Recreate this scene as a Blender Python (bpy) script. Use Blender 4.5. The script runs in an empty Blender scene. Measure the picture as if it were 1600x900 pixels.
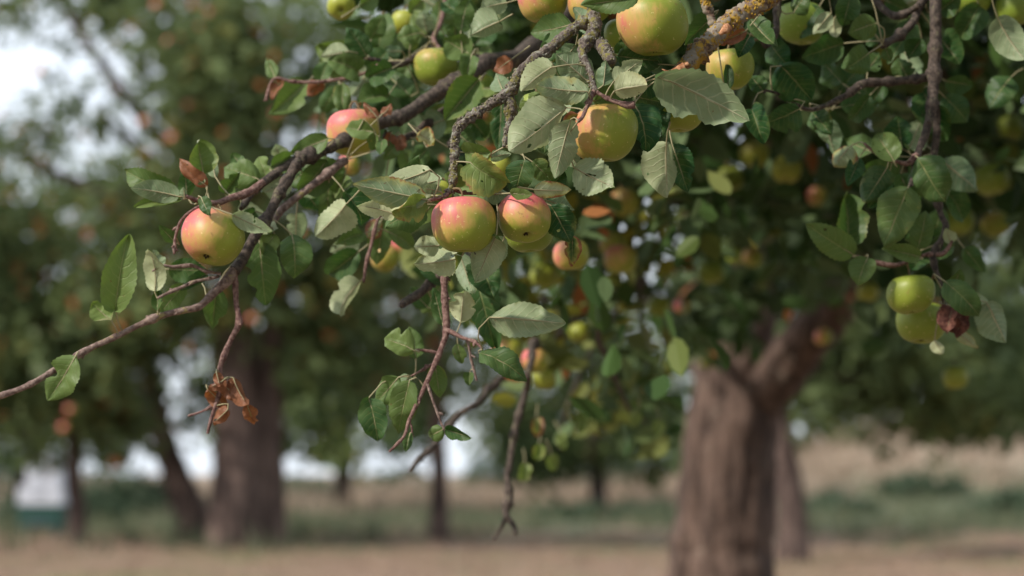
import bpy, bmesh, math, random
import numpy as np
from mathutils import Vector, Matrix, noise, Quaternion

R = math.radians
sc = bpy.context.scene
col = sc.collection
random.seed(11)
rng = np.random.default_rng(11)

# ------------------------------------------------------------------ camera
CAM = Vector((0.0, 0.0, 0.75))
PITCH = math.atan(290.0 / 3778.0)
FPX = 1600.0 * 85.0 / 36.0
cd = bpy.data.cameras.new('camera')
cd.lens = 85.0
cd.sensor_width = 36.0
cd.clip_start = 0.05
cd.clip_end = 4000.0
cd.dof.use_dof = True
cd.dof.focus_distance = 2.49
cd.dof.aperture_fstop = 4.3
cd.dof.aperture_blades = 0
cam = bpy.data.objects.new('camera', cd)
cam.location = CAM
cam.rotation_euler = (math.pi / 2 + PITCH, 0, 0)
col.objects.link(cam)
sc.camera = cam

# ------------------------------------------------------------------ sky, sun, exposure
SUN_EL, SUN_AZ = R(36), math.atan2(-0.84, -0.54)      # from the left and a little behind the camera
w = bpy.data.worlds.new('World')
sc.world = w
w.use_nodes = True
wn = w.node_tree
bg = wn.nodes['Background']
sky = wn.nodes.new('ShaderNodeTexSky')
sky.sky_type = 'NISHITA'
sky.sun_disc = False
sky.sun_elevation = SUN_EL
sky.sun_rotation = SUN_AZ
sky.air_density = 1.0
sky.dust_density = 1.5
sky.ozone_density = 1.0
# thin bright cloud spread over the whole sky
ctc = wn.nodes.new('ShaderNodeTexCoord')
cno = wn.nodes.new('ShaderNodeTexNoise')
cno.inputs['Scale'].default_value = 2.2
cno.inputs['Detail'].default_value = 6.0
cno.inputs['Roughness'].default_value = 0.6
wn.links.new(ctc.outputs['Generated'], cno.inputs['Vector'])
cmr = wn.nodes.new('ShaderNodeMapRange')
cmr.inputs['From Min'].default_value = 0.30
cmr.inputs['From Max'].default_value = 0.62
cmr.inputs['To Min'].default_value = 0.75
cmr.inputs['To Max'].default_value = 1.0
wn.links.new(cno.outputs[0], cmr.inputs['Value'])
cmx = wn.nodes.new('ShaderNodeMix')
cmx.data_type = 'RGBA'
wn.links.new(cmr.outputs[0], cmx.inputs[0])
wn.links.new(sky.outputs[0], cmx.inputs[6])
cmx.inputs[7].default_value = (9.4, 10.2, 11.2, 1)
wn.links.new(cmx.outputs[2], bg.inputs['Color'])
bg.inputs['Strength'].default_value = 0.094
sd = bpy.data.lights.new('sun', 'SUN')
sd.energy = 4.0
sd.angle = R(2.5)
sd.color = (1.0, 0.91, 0.81)
so = bpy.data.objects.new('sun', sd)
sdir = Vector((math.sin(SUN_AZ) * math.cos(SUN_EL), math.cos(SUN_AZ) * math.cos(SUN_EL), math.sin(SUN_EL)))
so.rotation_euler = sdir.to_track_quat('Z', 'Y').to_euler()
so.location = sdir * 30
col.objects.link(so)
vs = sc.view_settings
vs.view_transform = 'Standard'
vs.look = 'None'
vs.exposure = 0.42
vs.gamma = 1.0
vs.use_curve_mapping = False
sc.render.engine = 'CYCLES'
sc.cycles.use_denoising = True
sc.cycles.max_bounces = 6
sc.cycles.diffuse_bounces = 3
sc.cycles.glossy_bounces = 2
sc.cycles.transmission_bounces = 4
sc.cycles.transparent_max_bounces = 4

# ------------------------------------------------------------------ helpers
FW = Vector((0, math.cos(PITCH), math.sin(PITCH)))
UP = Vector((0, -math.sin(PITCH), math.cos(PITCH)))
RT = Vector((1, 0, 0))


def at(x, y, d):
    """a point of the place seen at photo position (x, y), d metres in front of the lens"""
    return CAM + FW * d + RT * ((x - 800.0) / FPX * d) + UP * ((450.0 - y) / FPX * d)


def mpp(d):
    return d / FPX


def ground_z(x, y):
    z = -0.30 * math.exp(-((y - 1.0) / 9.0) ** 2)
    z += 0.04 * math.sin(x * 0.35 + 1.1) * math.sin(y * 0.22)
    # grassy bank rising at the back right
    sg = lambda v: 0.5 + 0.5 * math.tanh(0.5 * v)
    t = sg((x - 6.0 - 0.08 * (y - 50)) / 1.7)
    s = sg((y - 52.0) / 5.0)
    e = sg((150.0 - y) / 20.0)
    z += 2.5 * t * s * e
    return z


WORLDLOC = {}


def link(o, parent=None, loc=None):
    col.objects.link(o)
    if loc is None:
        loc = Vector((0, 0, 0))
    o.location = loc
    WORLDLOC[o.name] = Vector(loc)
    if parent is not None:
        o.parent = parent
        o.matrix_parent_inverse = Matrix.Translation(-WORLDLOC[parent.name])
    return o


def tag(o, label=None, cat=None, group=None, kind=None):
    if label:
        o['label'] = label
    if cat:
        o['category'] = cat
    if group:
        o['group'] = group
    if kind:
        o['kind'] = kind
    return o


def mesh_np(name, V, loops, starts, totals, mat=None, smooth=True):
    me = bpy.data.meshes.new(name)
    me.vertices.add(len(V))
    me.vertices.foreach_set('co', np.ascontiguousarray(V, dtype=np.float32).ravel())
    me.loops.add(len(loops))
    me.loops.foreach_set('vertex_index', np.ascontiguousarray(loops, dtype=np.int32))
    me.polygons.add(len(starts))
    me.polygons.foreach_set('loop_start', np.ascontiguousarray(starts, dtype=np.int32))
    me.polygons.foreach_set('loop_total', np.ascontiguousarray(totals, dtype=np.int32))
    me.polygons.foreach_set('use_smooth', np.full(len(starts), smooth, dtype=bool))
    me.update(calc_edges=True)
    if mat:
        me.materials.append(mat)
    return me


def mesh_py(name, V, F, mat=None, smooth=True):
    me = bpy.data.meshes.new(name)
    me.from_pydata([tuple(v) for v in V], [], F)
    me.polygons.foreach_set('use_smooth', [smooth] * len(F))
    if mat:
        me.materials.append(mat)
    me.update()
    return me


def catmull(P, step):
    """P: list of (Vector, radius) -> dense list"""
    out = []
    n = len(P)
    for i in range(n - 1):
        p0 = P[max(i - 1, 0)]
        p1, p2 = P[i], P[i + 1]
        p3 = P[min(i + 2, n - 1)]
        k = max(2, int((p2[0] - p1[0]).length / step))
        for j in range(k):
            t = j / k
            a = p1[0] * 2
            b = (p2[0] - p0[0]) * t
            c = (p0[0] * 2 - p1[0] * 5 + p2[0] * 4 - p3[0]) * t * t
            e = (p1[0] * 3 - p0[0] - p2[0] * 3 + p3[0]) * t ** 3
            out.append(((a + b + c + e) * 0.5, p1[1] + (p2[1] - p1[1]) * t))
    out.append(P[-1])
    return out


def tube(name, P, mat, step=0.006, seg=12, rough=0.12, freq=90.0, ridge=0.0, seed=0, wob=0.0, cap=True, knob=0.0):
    """a tapering, knobbly limb along P = [(Vector, radius)]"""
    D = catmull(P, step)
    V, F = [], []
    tprev = None
    nrm = None
    off = Vector((seed * 3.17, seed * 1.71, seed * 0.63))
    n = len(D)
    kr = random.Random(seed * 7 + 1)
    kn = [(kr.uniform(0, n), kr.uniform(1.2, 2.6), kr.uniform(0.10, 0.42)) for _ in range(int(n * knob / 9) + 1)] if knob else []
    for i, (p, r) in enumerate(D):
        for kc, kw_, kh in kn:
            e_ = (i - kc) / kw_
            if abs(e_) < 3:
                r = r * (1 + kh * math.exp(-e_ * e_))
        a = D[max(i - 1, 0)][0]
        b = D[min(i + 1, n - 1)][0]
        t = (b - a)
        if t.length < 1e-9:
            t = tprev or Vector((0, 0, 1))
        t = t.normalized()
        if nrm is None:
            nrm = t.orthogonal().normalized()
        else:
            nrm = (nrm - t * nrm.dot(t))
            nrm = nrm.normalized() if nrm.length > 1e-6 else t.orthogonal().normalized()
        bi = t.cross(nrm)
        tprev = t
        if wob:
            q = p * 14 + off
            p = p + Vector((noise.noise(q), noise.noise(q + Vector((9, 0, 0))), noise.noise(q + Vector((0, 9, 0))))) * wob
        for k in range(seg):
            an = 2 * math.pi * k / seg
            dr = nrm * math.cos(an) + bi * math.sin(an)
            q = p + dr * r
            h = noise.noise(q * freq + off) + 0.5 * noise.noise(q * freq * 2.3 + off)
            rr = r * (1 + rough * h)
            if ridge:
                rd = noise.noise(Vector((math.cos(an) * 3.2, math.sin(an) * 3.2, (p.z) * 1.2)) + off)
                rd += 0.6 * noise.noise(Vector((math.cos(an) * 8, math.sin(an) * 8, (p.z) * 3.0)) + off)
                rr *= 1 + ridge * rd
            V.append(p + dr * rr)
    buds = []
    for kc, kw_, kh in kn:
        i = min(n - 2, int(kc))
        if kr.random() < 0.75 and D[i][1] < 0.008:
            p, r = D[i]
            t = (D[i + 1][0] - p).normalized()
            o_ = t.orthogonal().normalized()
            o_.rotate(Quaternion(t, kr.uniform(0, 6.283)))
            buds.append((p + o_ * r * 0.8, (o_ * kr.uniform(0.4, 1.0) + t * kr.uniform(0.5, 1.2)).normalized(), kr.uniform(0.0035, 0.0075), kr.uniform(0.0011, 0.0019)))
    for i in range(n - 1):
        for k in range(seg):
            k2 = (k + 1) % seg
            F.append((i * seg + k, i * seg + k2, (i + 1) * seg + k2, (i + 1) * seg + k))
    if cap:
        V.append(D[0][0]); F += [(len(V) - 1, (k + 1) % seg, k) for k in range(seg)]
        V.append(D[-1][0]); b0 = (n - 1) * seg
        F += [(len(V) - 1, b0 + k, b0 + (k + 1) % seg) for k in range(seg)]
    for bp_, bd_, bl_, br_ in buds:
        o_ = bd_.orthogonal().normalized(); q_ = bd_.cross(o_)
        b0 = len(V)
        for (h_, r_) in ((0, 0.8), (0.35, 1.0), (0.7, 0.65)):
            for k in range(6):
                an = k * math.pi / 3
                V.append(bp_ + bd_ * (h_ * bl_) + (o_ * math.cos(an) + q_ * math.sin(an)) * (r_ * br_))
        V.append(bp_ + bd_ * bl_)
        for j in range(2):
            for k in range(6):
                k2 = (k + 1) % 6
                F.append((b0 + j * 6 + k, b0 + j * 6 + k2, b0 + j * 6 + 6 + k2, b0 + j * 6 + 6 + k))
        F += [(b0 + 12 + k, b0 + 12 + (k + 1) % 6, b0 + 18) for k in range(6)]
    return mesh_py(name, V, F, mat), D


# ------------------------------------------------------------------ materials
def newmat(name):
    m = bpy.data.materials.new(name)
    m.use_nodes = True
    nt = m.node_tree
    nt.nodes.clear()
    out = nt.nodes.new('ShaderNodeOutputMaterial')
    return m, nt, out


def N(nt, t, **kw):
    n = nt.nodes.new(t)
    for k, v in kw.items():
        if k in ('op',):
            n.operation = v
        else:
            setattr(n, k, v)
    return n


def setin(nt, n, key, val):
    if isinstance(val, bpy.types.NodeSocket):
        nt.links.new(val, n.inputs[key])
    else:
        n.inputs[key].default_value = val


def math_(nt, op, a, b=0.0, clamp=False):
    n = nt.nodes.new('ShaderNodeMath')
    n.operation = op
    n.use_clamp = clamp
    setin(nt, n, 0, a)
    setin(nt, n, 1, b)
    return n.outputs[0]


def mixc(nt, f, a, b):
    n = nt.nodes.new('ShaderNodeMix')
    n.data_type = 'RGBA'
    n.clamp_factor = True
    setin(nt, n, 0, f)
    setin(nt, n, 6, a if isinstance(a, bpy.types.NodeSocket) else (*a, 1))
    setin(nt, n, 7, b if isinstance(b, bpy.types.NodeSocket) else (*b, 1))
    return n.outputs[2]


def noise_(nt, vec, scale, detail=3.0, rough=0.55):
    n = nt.nodes.new('ShaderNodeTexNoise')
    n.inputs['Scale'].default_value = scale
    n.inputs['Detail'].default_value = detail
    n.inputs['Roughness'].default_value = rough
    if vec is not None:
        nt.links.new(vec, n.inputs['Vector'])
    return n.outputs[0]


def ramp(nt, f, lo, hi, smooth=True):
    n = nt.nodes.new('ShaderNodeMapRange')
    n.interpolation_type = 'SMOOTHSTEP' if smooth else 'LINEAR'
    setin(nt, n, 'Value', f)
    n.inputs['From Min'].default_value = lo
    n.inputs['From Max'].default_value = hi
    n.inputs['To Min'].default_value = 0.0
    n.inputs['To Max'].default_value = 1.0
    return n.outputs[0]


def objattr(nt, name, kind='OBJECT'):
    n = nt.nodes.new('ShaderNodeAttribute')
    n.attribute_type = kind
    n.attribute_name = name
    return n


def bump(nt, h, strength, dist):
    n = nt.nodes.new('ShaderNodeBump')
    n.inputs['Strength'].default_value = strength
    n.inputs['Distance'].default_value = dist
    nt.links.new(h, n.inputs['Height'])
    return n.outputs[0]


def bark_mat(name, c1, c2, lichen=None, lich_amt=0.5, scale=160.0, lichen2=None, bumpd=0.002, stretch=False):
    m, nt, out = newmat(name)
    geo = N(nt, 'ShaderNodeNewGeometry')
    pos = geo.outputs['Position']
    if stretch:
        mp = N(nt, 'ShaderNodeMapping')
        nt.links.new(pos, mp.inputs[0])
        mp.inputs['Scale'].default_value = (1, 1, 0.22)
        pos2 = mp.outputs[0]
    else:
        pos2 = pos
    n1 = noise_(nt, pos2, scale, 5, 0.65)
    c = mixc(nt, ramp(nt, n1, 0.35, 0.68), c1, c2)
    if lichen:
        n2 = noise_(nt, pos, scale * 0.45, 4, 0.7)
        f = ramp(nt, n2, 0.62 - 0.22 * lich_amt, 0.72 - 0.2 * lich_amt)
        c = mixc(nt, f, c, lichen)
    if lichen2:
        mp3 = N(nt, 'ShaderNodeMapping')
        nt.links.new(pos, mp3.inputs[0])
        mp3.inputs['Location'].default_value = (3.3, 1.7, 5.1)
        n3 = noise_(nt, mp3.outputs[0], scale * 0.33, 4, 0.7)
        f = ramp(nt, n3, 0.60 - 0.18 * lich_amt, 0.68 - 0.18 * lich_amt)
        c = mixc(nt, f, c, lichen2)
    b = N(nt, 'ShaderNodeBsdfPrincipled')
    nt.links.new(c, b.inputs['Base Color'])
    b.inputs['Roughness'].default_value = 0.85
    b.inputs['Specular IOR Level'].default_value = 0.2
    nt.links.new(bump(nt, n1, 0.8, bumpd), b.inputs['Normal'])
    nt.links.new(b.outputs[0], out.inputs[0])
    return m


M = {}
M['bark_lichen'] = bark_mat('bark_lichen', (0.055, 0.043, 0.037), (0.17, 0.14, 0.118), (0.22, 0.22, 0.18), 0.45, 330, (0.16, 0.145, 0.045))
M['bark_orange'] = bark_mat('bark_orange', (0.06, 0.04, 0.03), (0.19, 0.12, 0.085), (0.34, 0.21, 0.03), 0.75, 150, (0.22, 0.19, 0.15))
M['bark_dark'] = bark_mat('bark_dark', (0.03, 0.024, 0.021), (0.11, 0.085, 0.068), (0.15, 0.14, 0.085), 0.2, 190)
M['bark_twig'] = bark_mat('bark_twig', (0.10, 0.065, 0.055), (0.27, 0.20, 0.17), (0.24, 0.20, 0.09), 0.1, 170)
M['bark_spur'] = bark_mat('bark_spur', (0.09, 0.045, 0.04), (0.24, 0.155, 0.13), None, 0, 260)
M['bark_trunk'] = bark_mat('bark_trunk', (0.045, 0.030, 0.024), (0.15, 0.102, 0.080), (0.18, 0.14, 0.11), 0.15, 34, None, 0.03, True)
M['bark_far'] = bark_mat('bark_far', (0.04, 0.027, 0.024), (0.15, 0.105, 0.088), None, 0, 14, None, 0.03, True)
M['wood_split'] = bark_mat('wood_split', (0.22, 0.09, 0.04), (0.55, 0.30, 0.17), None, 0, 220)
M['lichen_grey'] = bark_mat('lichen_grey', (0.09, 0.08, 0.055), (0.25, 0.235, 0.18), (0.20, 0.185, 0.06), 0.35, 300)
M['lichen_gold'] = bark_mat('lichen_gold', (0.20, 0.12, 0.02), (0.42, 0.27, 0.04), None, 0, 300)
M['dry_husk'] = bark_mat('dry_husk', (0.06, 0.022, 0.018), (0.19, 0.085, 0.06), None, 0, 200)


def leaf_mat():
    m, nt, out = newmat('leaf')
    uv = N(nt, 'ShaderNodeUVMap')
    uv.uv_map = 'uv'
    sep = N(nt, 'ShaderNodeSeparateXYZ')
    nt.links.new(uv.outputs[0], sep.inputs[0])
    u = math_(nt, 'SUBTRACT', sep.outputs[0], 0.5)
    au = math_(nt, 'MULTIPLY', math_(nt, 'ABSOLUTE', u), 2.0)          # 0 midrib .. 1 edge
    v = sep.outputs[1]
    tone = objattr(nt, 'tone').outputs['Fac']
    wither = objattr(nt, 'wither').outputs['Fac']
    oi = N(nt, 'ShaderNodeObjectInfo')
    tc = N(nt, 'ShaderNodeTexCoord')
    rnd = oi.outputs['Random']
    addv = N(nt, 'ShaderNodeVectorMath', operation='ADD')
    nt.links.new(tc.outputs['Object'], addv.inputs[0])
    comb = N(nt, 'ShaderNodeCombineXYZ')
    nt.links.new(math_(nt, 'MULTIPLY', rnd, 37.0), comb.inputs[0])
    nt.links.new(math_(nt, 'MULTIPLY', rnd, 91.0), comb.inputs[1])
    nt.links.new(comb.outputs[0], addv.inputs[1])
    P = addv.outputs[0]
    # veins: midrib plus side veins sweeping to the tip
    mid = math_(nt, 'SUBTRACT', 1.0, ramp(nt, au, 0.02, 0.075))
    sv = math_(nt, 'SUBTRACT', v, math_(nt, 'MULTIPLY', math_(nt, 'POWER', au, 1.25), 0.20))
    sv = math_(nt, 'ADD', sv, math_(nt, 'MULTIPLY', math_(nt, 'SUBTRACT', noise_(nt, P, 60, 2), 0.5), 0.11))
    fr = math_(nt, 'FRACT', math_(nt, 'MULTIPLY', sv, 8.0))
    dist = math_(nt, 'ABSOLUTE', math_(nt, 'SUBTRACT', fr, 0.5))
    side = math_(nt, 'SUBTRACT', 1.0, ramp(nt, dist, 0.03, 0.11))
    side = math_(nt, 'MULTIPLY', side, math_(nt, 'SUBTRACT', 1.0, math_(nt, 'MULTIPLY', au, 0.8)))
    vein = math_(nt, 'MAXIMUM', mid, math_(nt, 'MULTIPLY', side, 0.5))
    nA = noise_(nt, P, 45, 4, 0.6)
    nB = noise_(nt, P, 320, 3, 0.6)
    # upper and lower leaf surface
    upc = mixc(nt, tone, (0.022, 0.070, 0.022), (0.165, 0.225, 0.068))
    upc = mixc(nt, math_(nt, 'MULTIPLY', ramp(nt, nA, 0.4, 0.75), 0.5), upc, (0.10, 0.15, 0.045))
    upc = mixc(nt, math_(nt, 'MULTIPLY', vein, 0.55), upc, (0.24, 0.27, 0.11))
    loc_ = mixc(nt, tone, (0.14, 0.215, 0.12), (0.47, 0.50, 0.30))
    loc_ = mixc(nt, math_(nt, 'MULTIPLY', ramp(nt, nA, 0.35, 0.75), 0.5), loc_, (0.14, 0.195, 0.085))
    loc_ = mixc(nt, math_(nt, 'MULTIPLY', vein, 0.75), loc_, (0.50, 0.49, 0.33))
    geo = N(nt, 'ShaderNodeNewGeometry')
    c = mixc(nt, geo.outputs['Backfacing'], upc, loc_)
    # brown dying margin and blotches
    edge = math_(nt, 'MAXIMUM', au, math_(nt, 'MULTIPLY', math_(nt, 'SUBTRACT', v, 0.5), 1.9))
    nC = noise_(nt, P, 55, 4, 0.65)
    bs = math_(nt, 'ADD', math_(nt, 'ADD', math_(nt, 'MULTIPLY', edge, 0.55), math_(nt, 'MULTIPLY', nC, 1.1)), math_(nt, 'MULTIPLY', wither, 1.15))
    yl = math_(nt, 'MULTIPLY', ramp(nt, bs, 1.18, 1.55), ramp(nt, wither, 0.02, 0.3))
    br = math_(nt, 'MULTIPLY', ramp(nt, bs, 1.42, 1.60), ramp(nt, wither, 0.02, 0.2))
    c = mixc(nt, math_(nt, 'MULTIPLY', yl, 0.75), c, (0.34, 0.31, 0.09))
    brown = mixc(nt, nB, (0.11, 0.045, 0.022), (0.34, 0.155, 0.085))
    c = mixc(nt, br, c, brown)
    # small rusty specks
    nD = noise_(nt, P, 210, 2, 0.5)
    c = mixc(nt, math_(nt, 'MULTIPLY', ramp(nt, nD, 0.70, 0.76), 0.6), c, (0.13, 0.07, 0.03))
    b = N(nt, 'ShaderNodeBsdfPrincipled')
    nt.links.new(c, b.inputs['Base Color'])
    b.inputs['Roughness'].default_value = 0.44
    b.inputs['Specular IOR Level'].default_value = 0.22
    h = math_(nt, 'ADD', math_(nt, 'MULTIPLY', vein, -0.8), math_(nt, 'MULTIPLY', nB, 0.35))
    nt.links.new(bump(nt, h, 0.9, 0.0012), b.inputs['Normal'])
    tr = N(nt, 'ShaderNodeBsdfTranslucent')
    hs = N(nt, 'ShaderNodeHueSaturation')
    hs.inputs['Saturation'].default_value = 1.25
    hs.inputs['Value'].default_value = 1.1
    nt.links.new(c, hs.inputs['Color'])
    nt.links.new(hs.outputs[0], tr.inputs['Color'])
    mx = N(nt, 'ShaderNodeMixShader')
    mx.inputs[0].default_value = 0.30
    nt.links.new(b.outputs[0], mx.inputs[1])
    nt.links.new(tr.outputs[0], mx.inputs[2])
    # insect holes eaten through tired leaves
    hole = math_(nt, 'MULTIPLY', ramp(nt, noise_(nt, P, 105, 1, 0.4), 0.735, 0.745), ramp(nt, wither, 0.06, 0.08))
    tp = N(nt, 'ShaderNodeBsdfTransparent')
    m2 = N(nt, 'ShaderNodeMixShader')
    nt.links.new(hole, m2.inputs[0])
    nt.links.new(mx.outputs[0], m2.inputs[1])
    nt.links.new(tp.outputs[0], m2.inputs[2])
    nt.links.new(m2.outputs[0], out.inputs[0])
    return m


def mass_mat(name, dark, mid, yellow, brown, under, transl=0.3, spec=0.3):
    """foliage whose leaves each carry their own random value in 'rnd'"""
    m, nt, out = newmat(name)
    rnd = objattr(nt, 'rnd', 'GEOMETRY').outputs['Fac']
    c = mixc(nt, ramp(nt, rnd, 0.0, 0.6, False), dark, mid)
    c = mixc(nt, ramp(nt, rnd, 0.72, 0.93), c, yellow)
    c = mixc(nt, ramp(nt, rnd, 0.955, 0.97), c, brown)
    geo = N(nt, 'ShaderNodeNewGeometry')
    cu = mixc(nt, ramp(nt, rnd, 0.955, 0.97), under, brown)
    c = mixc(nt, math_(nt, 'MULTIPLY', geo.outputs['Backfacing'], 0.55), c, cu)
    b = N(nt, 'ShaderNodeBsdfPrincipled')
    nt.links.new(c, b.inputs['Base Color'])
    b.inputs['Roughness'].default_value = 0.5
    b.inputs['Specular IOR Level'].default_value = spec
    tr = N(nt, 'ShaderNodeBsdfTranslucent')
    nt.links.new(c, tr.inputs['Color'])
    mx = N(nt, 'ShaderNodeMixShader')
    mx.inputs[0].default_value = transl
    nt.links.new(b.outputs[0], mx.inputs[1])
    nt.links.new(tr.outputs[0], mx.inputs[2])
    nt.links.new(mx.outputs[0], out.inputs[0])
    return m


def apple_mat():
    m, nt, out = newmat('apple_skin')
    bl = objattr(nt, 'blush', 'GEOMETRY').outputs['Fac']
    ripe = objattr(nt, 'ripe', 'GEOMETRY').outputs['Fac']
    tc = N(nt, 'ShaderNodeTexCoord')
    mp = N(nt, 'ShaderNodeMapping')
    nt.links.new(tc.outputs['Object'], mp.inputs[0])
    mp.inputs['Scale'].default_value = (1, 1, 0.3)
    st = noise_(nt, mp.outputs[0], 260, 3, 0.6)
    lo = noise_(nt, tc.outputs['Object'], 38, 3, 0.55)
    f = math_(nt, 'ADD', bl, math_(nt, 'MULTIPLY', math_(nt, 'SUBTRACT', lo, 0.5), 0.45))
    f = math_(nt, 'ADD', f, math_(nt, 'MULTIPLY', math_(nt, 'SUBTRACT', st, 0.5), 0.5))
    base = mixc(nt, ripe, (0.145, 0.215, 0.022), (0.36, 0.33, 0.035))
    base = mixc(nt, math_(nt, 'MULTIPLY', ramp(nt, lo, 0.45, 0.8), 0.35), base, (0.30, 0.37, 0.05))
    c = mixc(nt, ramp(nt, f, 0.28, 0.72), base, (0.43, 0.275, 0.08))
    c = mixc(nt, ramp(nt, f, 0.62, 1.08), c, (0.50, 0.12, 0.115))
    sp = noise_(nt, tc.outputs['Object'], 270, 2, 0.5)
    c = mixc(nt, math_(nt, 'MULTIPLY', ramp(nt, sp, 0.66, 0.72), 0.55), c, (0.62, 0.52, 0.24))
    rs = noise_(nt, tc.outputs['Object'], 130, 4, 0.7)
    c = mixc(nt, math_(nt, 'MULTIPLY', ramp(nt, rs, 0.62, 0.70), 0.6), c, (0.22, 0.13, 0.04))
    cav = objattr(nt, 'cavity', 'GEOMETRY').outputs['Fac']
    c = mixc(nt, math_(nt, 'MULTIPLY', cav, 0.8), c, (0.26, 0.20, 0.07))
    b = N(nt, 'ShaderNodeBsdfPrincipled')
    nt.links.new(c, b.inputs['Base Color'])
    b.inputs['Roughness'].default_value = 0.47
    b.inputs['Specular IOR Level'].default_value = 0.4
    nt.links.new(bump(nt, rs, 0.12, 0.0012), b.inputs['Normal'])
    nt.links.new(b.outputs[0], out.inputs[0])
    return m


def plain(name, c, rough=0.8, var=0.25, scale=30):
    m, nt, out = newmat(name)
    geo = N(nt, 'ShaderNodeNewGeometry')
    n = noise_(nt, geo.outputs['Position'], scale, 4)
    cc = mixc(nt, n, tuple(x * (1 - var) for x in c), tuple(min(1, x * (1 + var)) for x in c))
    b = N(nt, 'ShaderNodeBsdfPrincipled')
    nt.links.new(cc, b.inputs['Base Color'])
    b.inputs['Roughness'].default_value = rough
    b.inputs['Specular IOR Level'].default_value = 0.25
    nt.links.new(b.outputs[0], out.inputs[0])
    return m


M['leaf'] = leaf_mat()
M['petiole'] = plain('petiole', (0.27, 0.245, 0.14), 0.6, 0.3, 120)
M['apple'] = apple_mat()
M['calyx'] = plain('calyx', (0.035, 0.026, 0.018), 0.9, 0.4, 400)
M['stalk'] = plain('stalk', (0.14, 0.10, 0.05), 0.8, 0.4, 300)
M['mass_near'] = mass_mat('mass_near', (0.013, 0.038, 0.012), (0.050, 0.095, 0.024), (0.24, 0.235, 0.036), (0.32, 0.13, 0.045), (0.13, 0.18, 0.085), 0.26, 0.14)
M['mass_far'] = mass_mat('mass_far', (0.042, 0.074, 0.034), (0.14, 0.185, 0.066), (0.31, 0.25, 0.065), (0.40, 0.125, 0.045), (0.14, 0.185, 0.08), 0.42, 0.14)
M['mass_hedge'] = mass_mat('mass_hedge', (0.022, 0.048, 0.028), (0.055, 0.09, 0.045), (0.15, 0.16, 0.06), (0.2, 0.13, 0.06), (0.08, 0.11, 0.06))
M['hive_pale'] = plain('hive_pale', (0.50, 0.53, 0.60), 0.6, 0.1, 8)
M['hive_green'] = plain('hive_green', (0.018, 0.06, 0.05), 0.6, 0.2, 8)
M['hive_dark'] = plain('hive_dark', (0.10, 0.12, 0.16), 0.6, 0.2, 8)


def ground_mat():
    m, nt, out = newmat('ground')
    geo = N(nt, 'ShaderNodeNewGeometry')
    pos = geo.outputs['Position']
    sep = N(nt, 'ShaderNodeSeparateXYZ')
    nt.links.new(pos, sep.inputs[0])
    n1 = noise_(nt, pos, 0.55, 4, 0.6)
    n2 = noise_(nt, pos, 6.0, 5, 0.7)
    n3 = noise_(nt, pos, 60.0, 3, 0.7)
    straw = mixc(nt, n2, (0.155, 0.10, 0.072), (0.33, 0.235, 0.172))
    green = mixc(nt, n2, (0.075, 0.095, 0.04), (0.20, 0.20, 0.085))
    c = mixc(nt, ramp(nt, n1, 0.46, 0.66), straw, green)
    # rough, greener grass past the mown strip, then tall pale dry grass
    yy = math_(nt, 'ADD', sep.outputs[1], math_(nt, 'MULTIPLY', math_(nt, 'SUBTRACT', n1, 0.5), 22.0))
    far = mixc(nt, ramp(nt, n1, 0.35, 0.62), (0.15, 0.145, 0.09), (0.075, 0.10, 0.06))
    c = mixc(nt, ramp(nt, yy, 28.0, 33.0), c, far)
    pale = mixc(nt, n2, (0.21, 0.165, 0.12), (0.36, 0.285, 0.215))
    c = mixc(nt, ramp(nt, yy, 44.0, 52.0), c, pale)
    b = N(nt, 'ShaderNodeBsdfPrincipled')
    nt.links.new(c, b.inputs['Base Color'])
    b.inputs['Roughness'].default_value = 0.95
    b.inputs['Specular IOR Level'].default_value = 0.1
    nt.links.new(bump(nt, math_(nt, 'ADD', n2, n3), 0.7, 0.03), b.inputs['Normal'])
    nt.links.new(b.outputs[0], out.inputs[0])
    return m


M['ground'] = ground_mat()

# ------------------------------------------------------------------ ground, one sheet to the horizon
def build_ground():
    ys = np.concatenate([np.linspace(-25, 15, 41), np.linspace(16, 80, 90), np.geomspace(84, 2500, 40)])
    xs = np.concatenate([-np.geomspace(2000, 62, 20), np.linspace(-58, 58, 130), np.geomspace(62, 2000, 20)])
    V = [(x, y, ground_z(x, y)) for y in ys for x in xs]
    nx = len(xs)
    F = [(j * nx + i, j * nx + i + 1, (j + 1) * nx + i + 1, (j + 1) * nx + i) for j in range(len(ys) - 1) for i in range(nx - 1)]
    o = bpy.data.objects.new('ground', mesh_py('ground', V, F, M['ground']))
    link(o)
    tag(o, 'dry mown orchard grass running back to rough meadow', 'ground', kind='structure')


build_ground()


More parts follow.
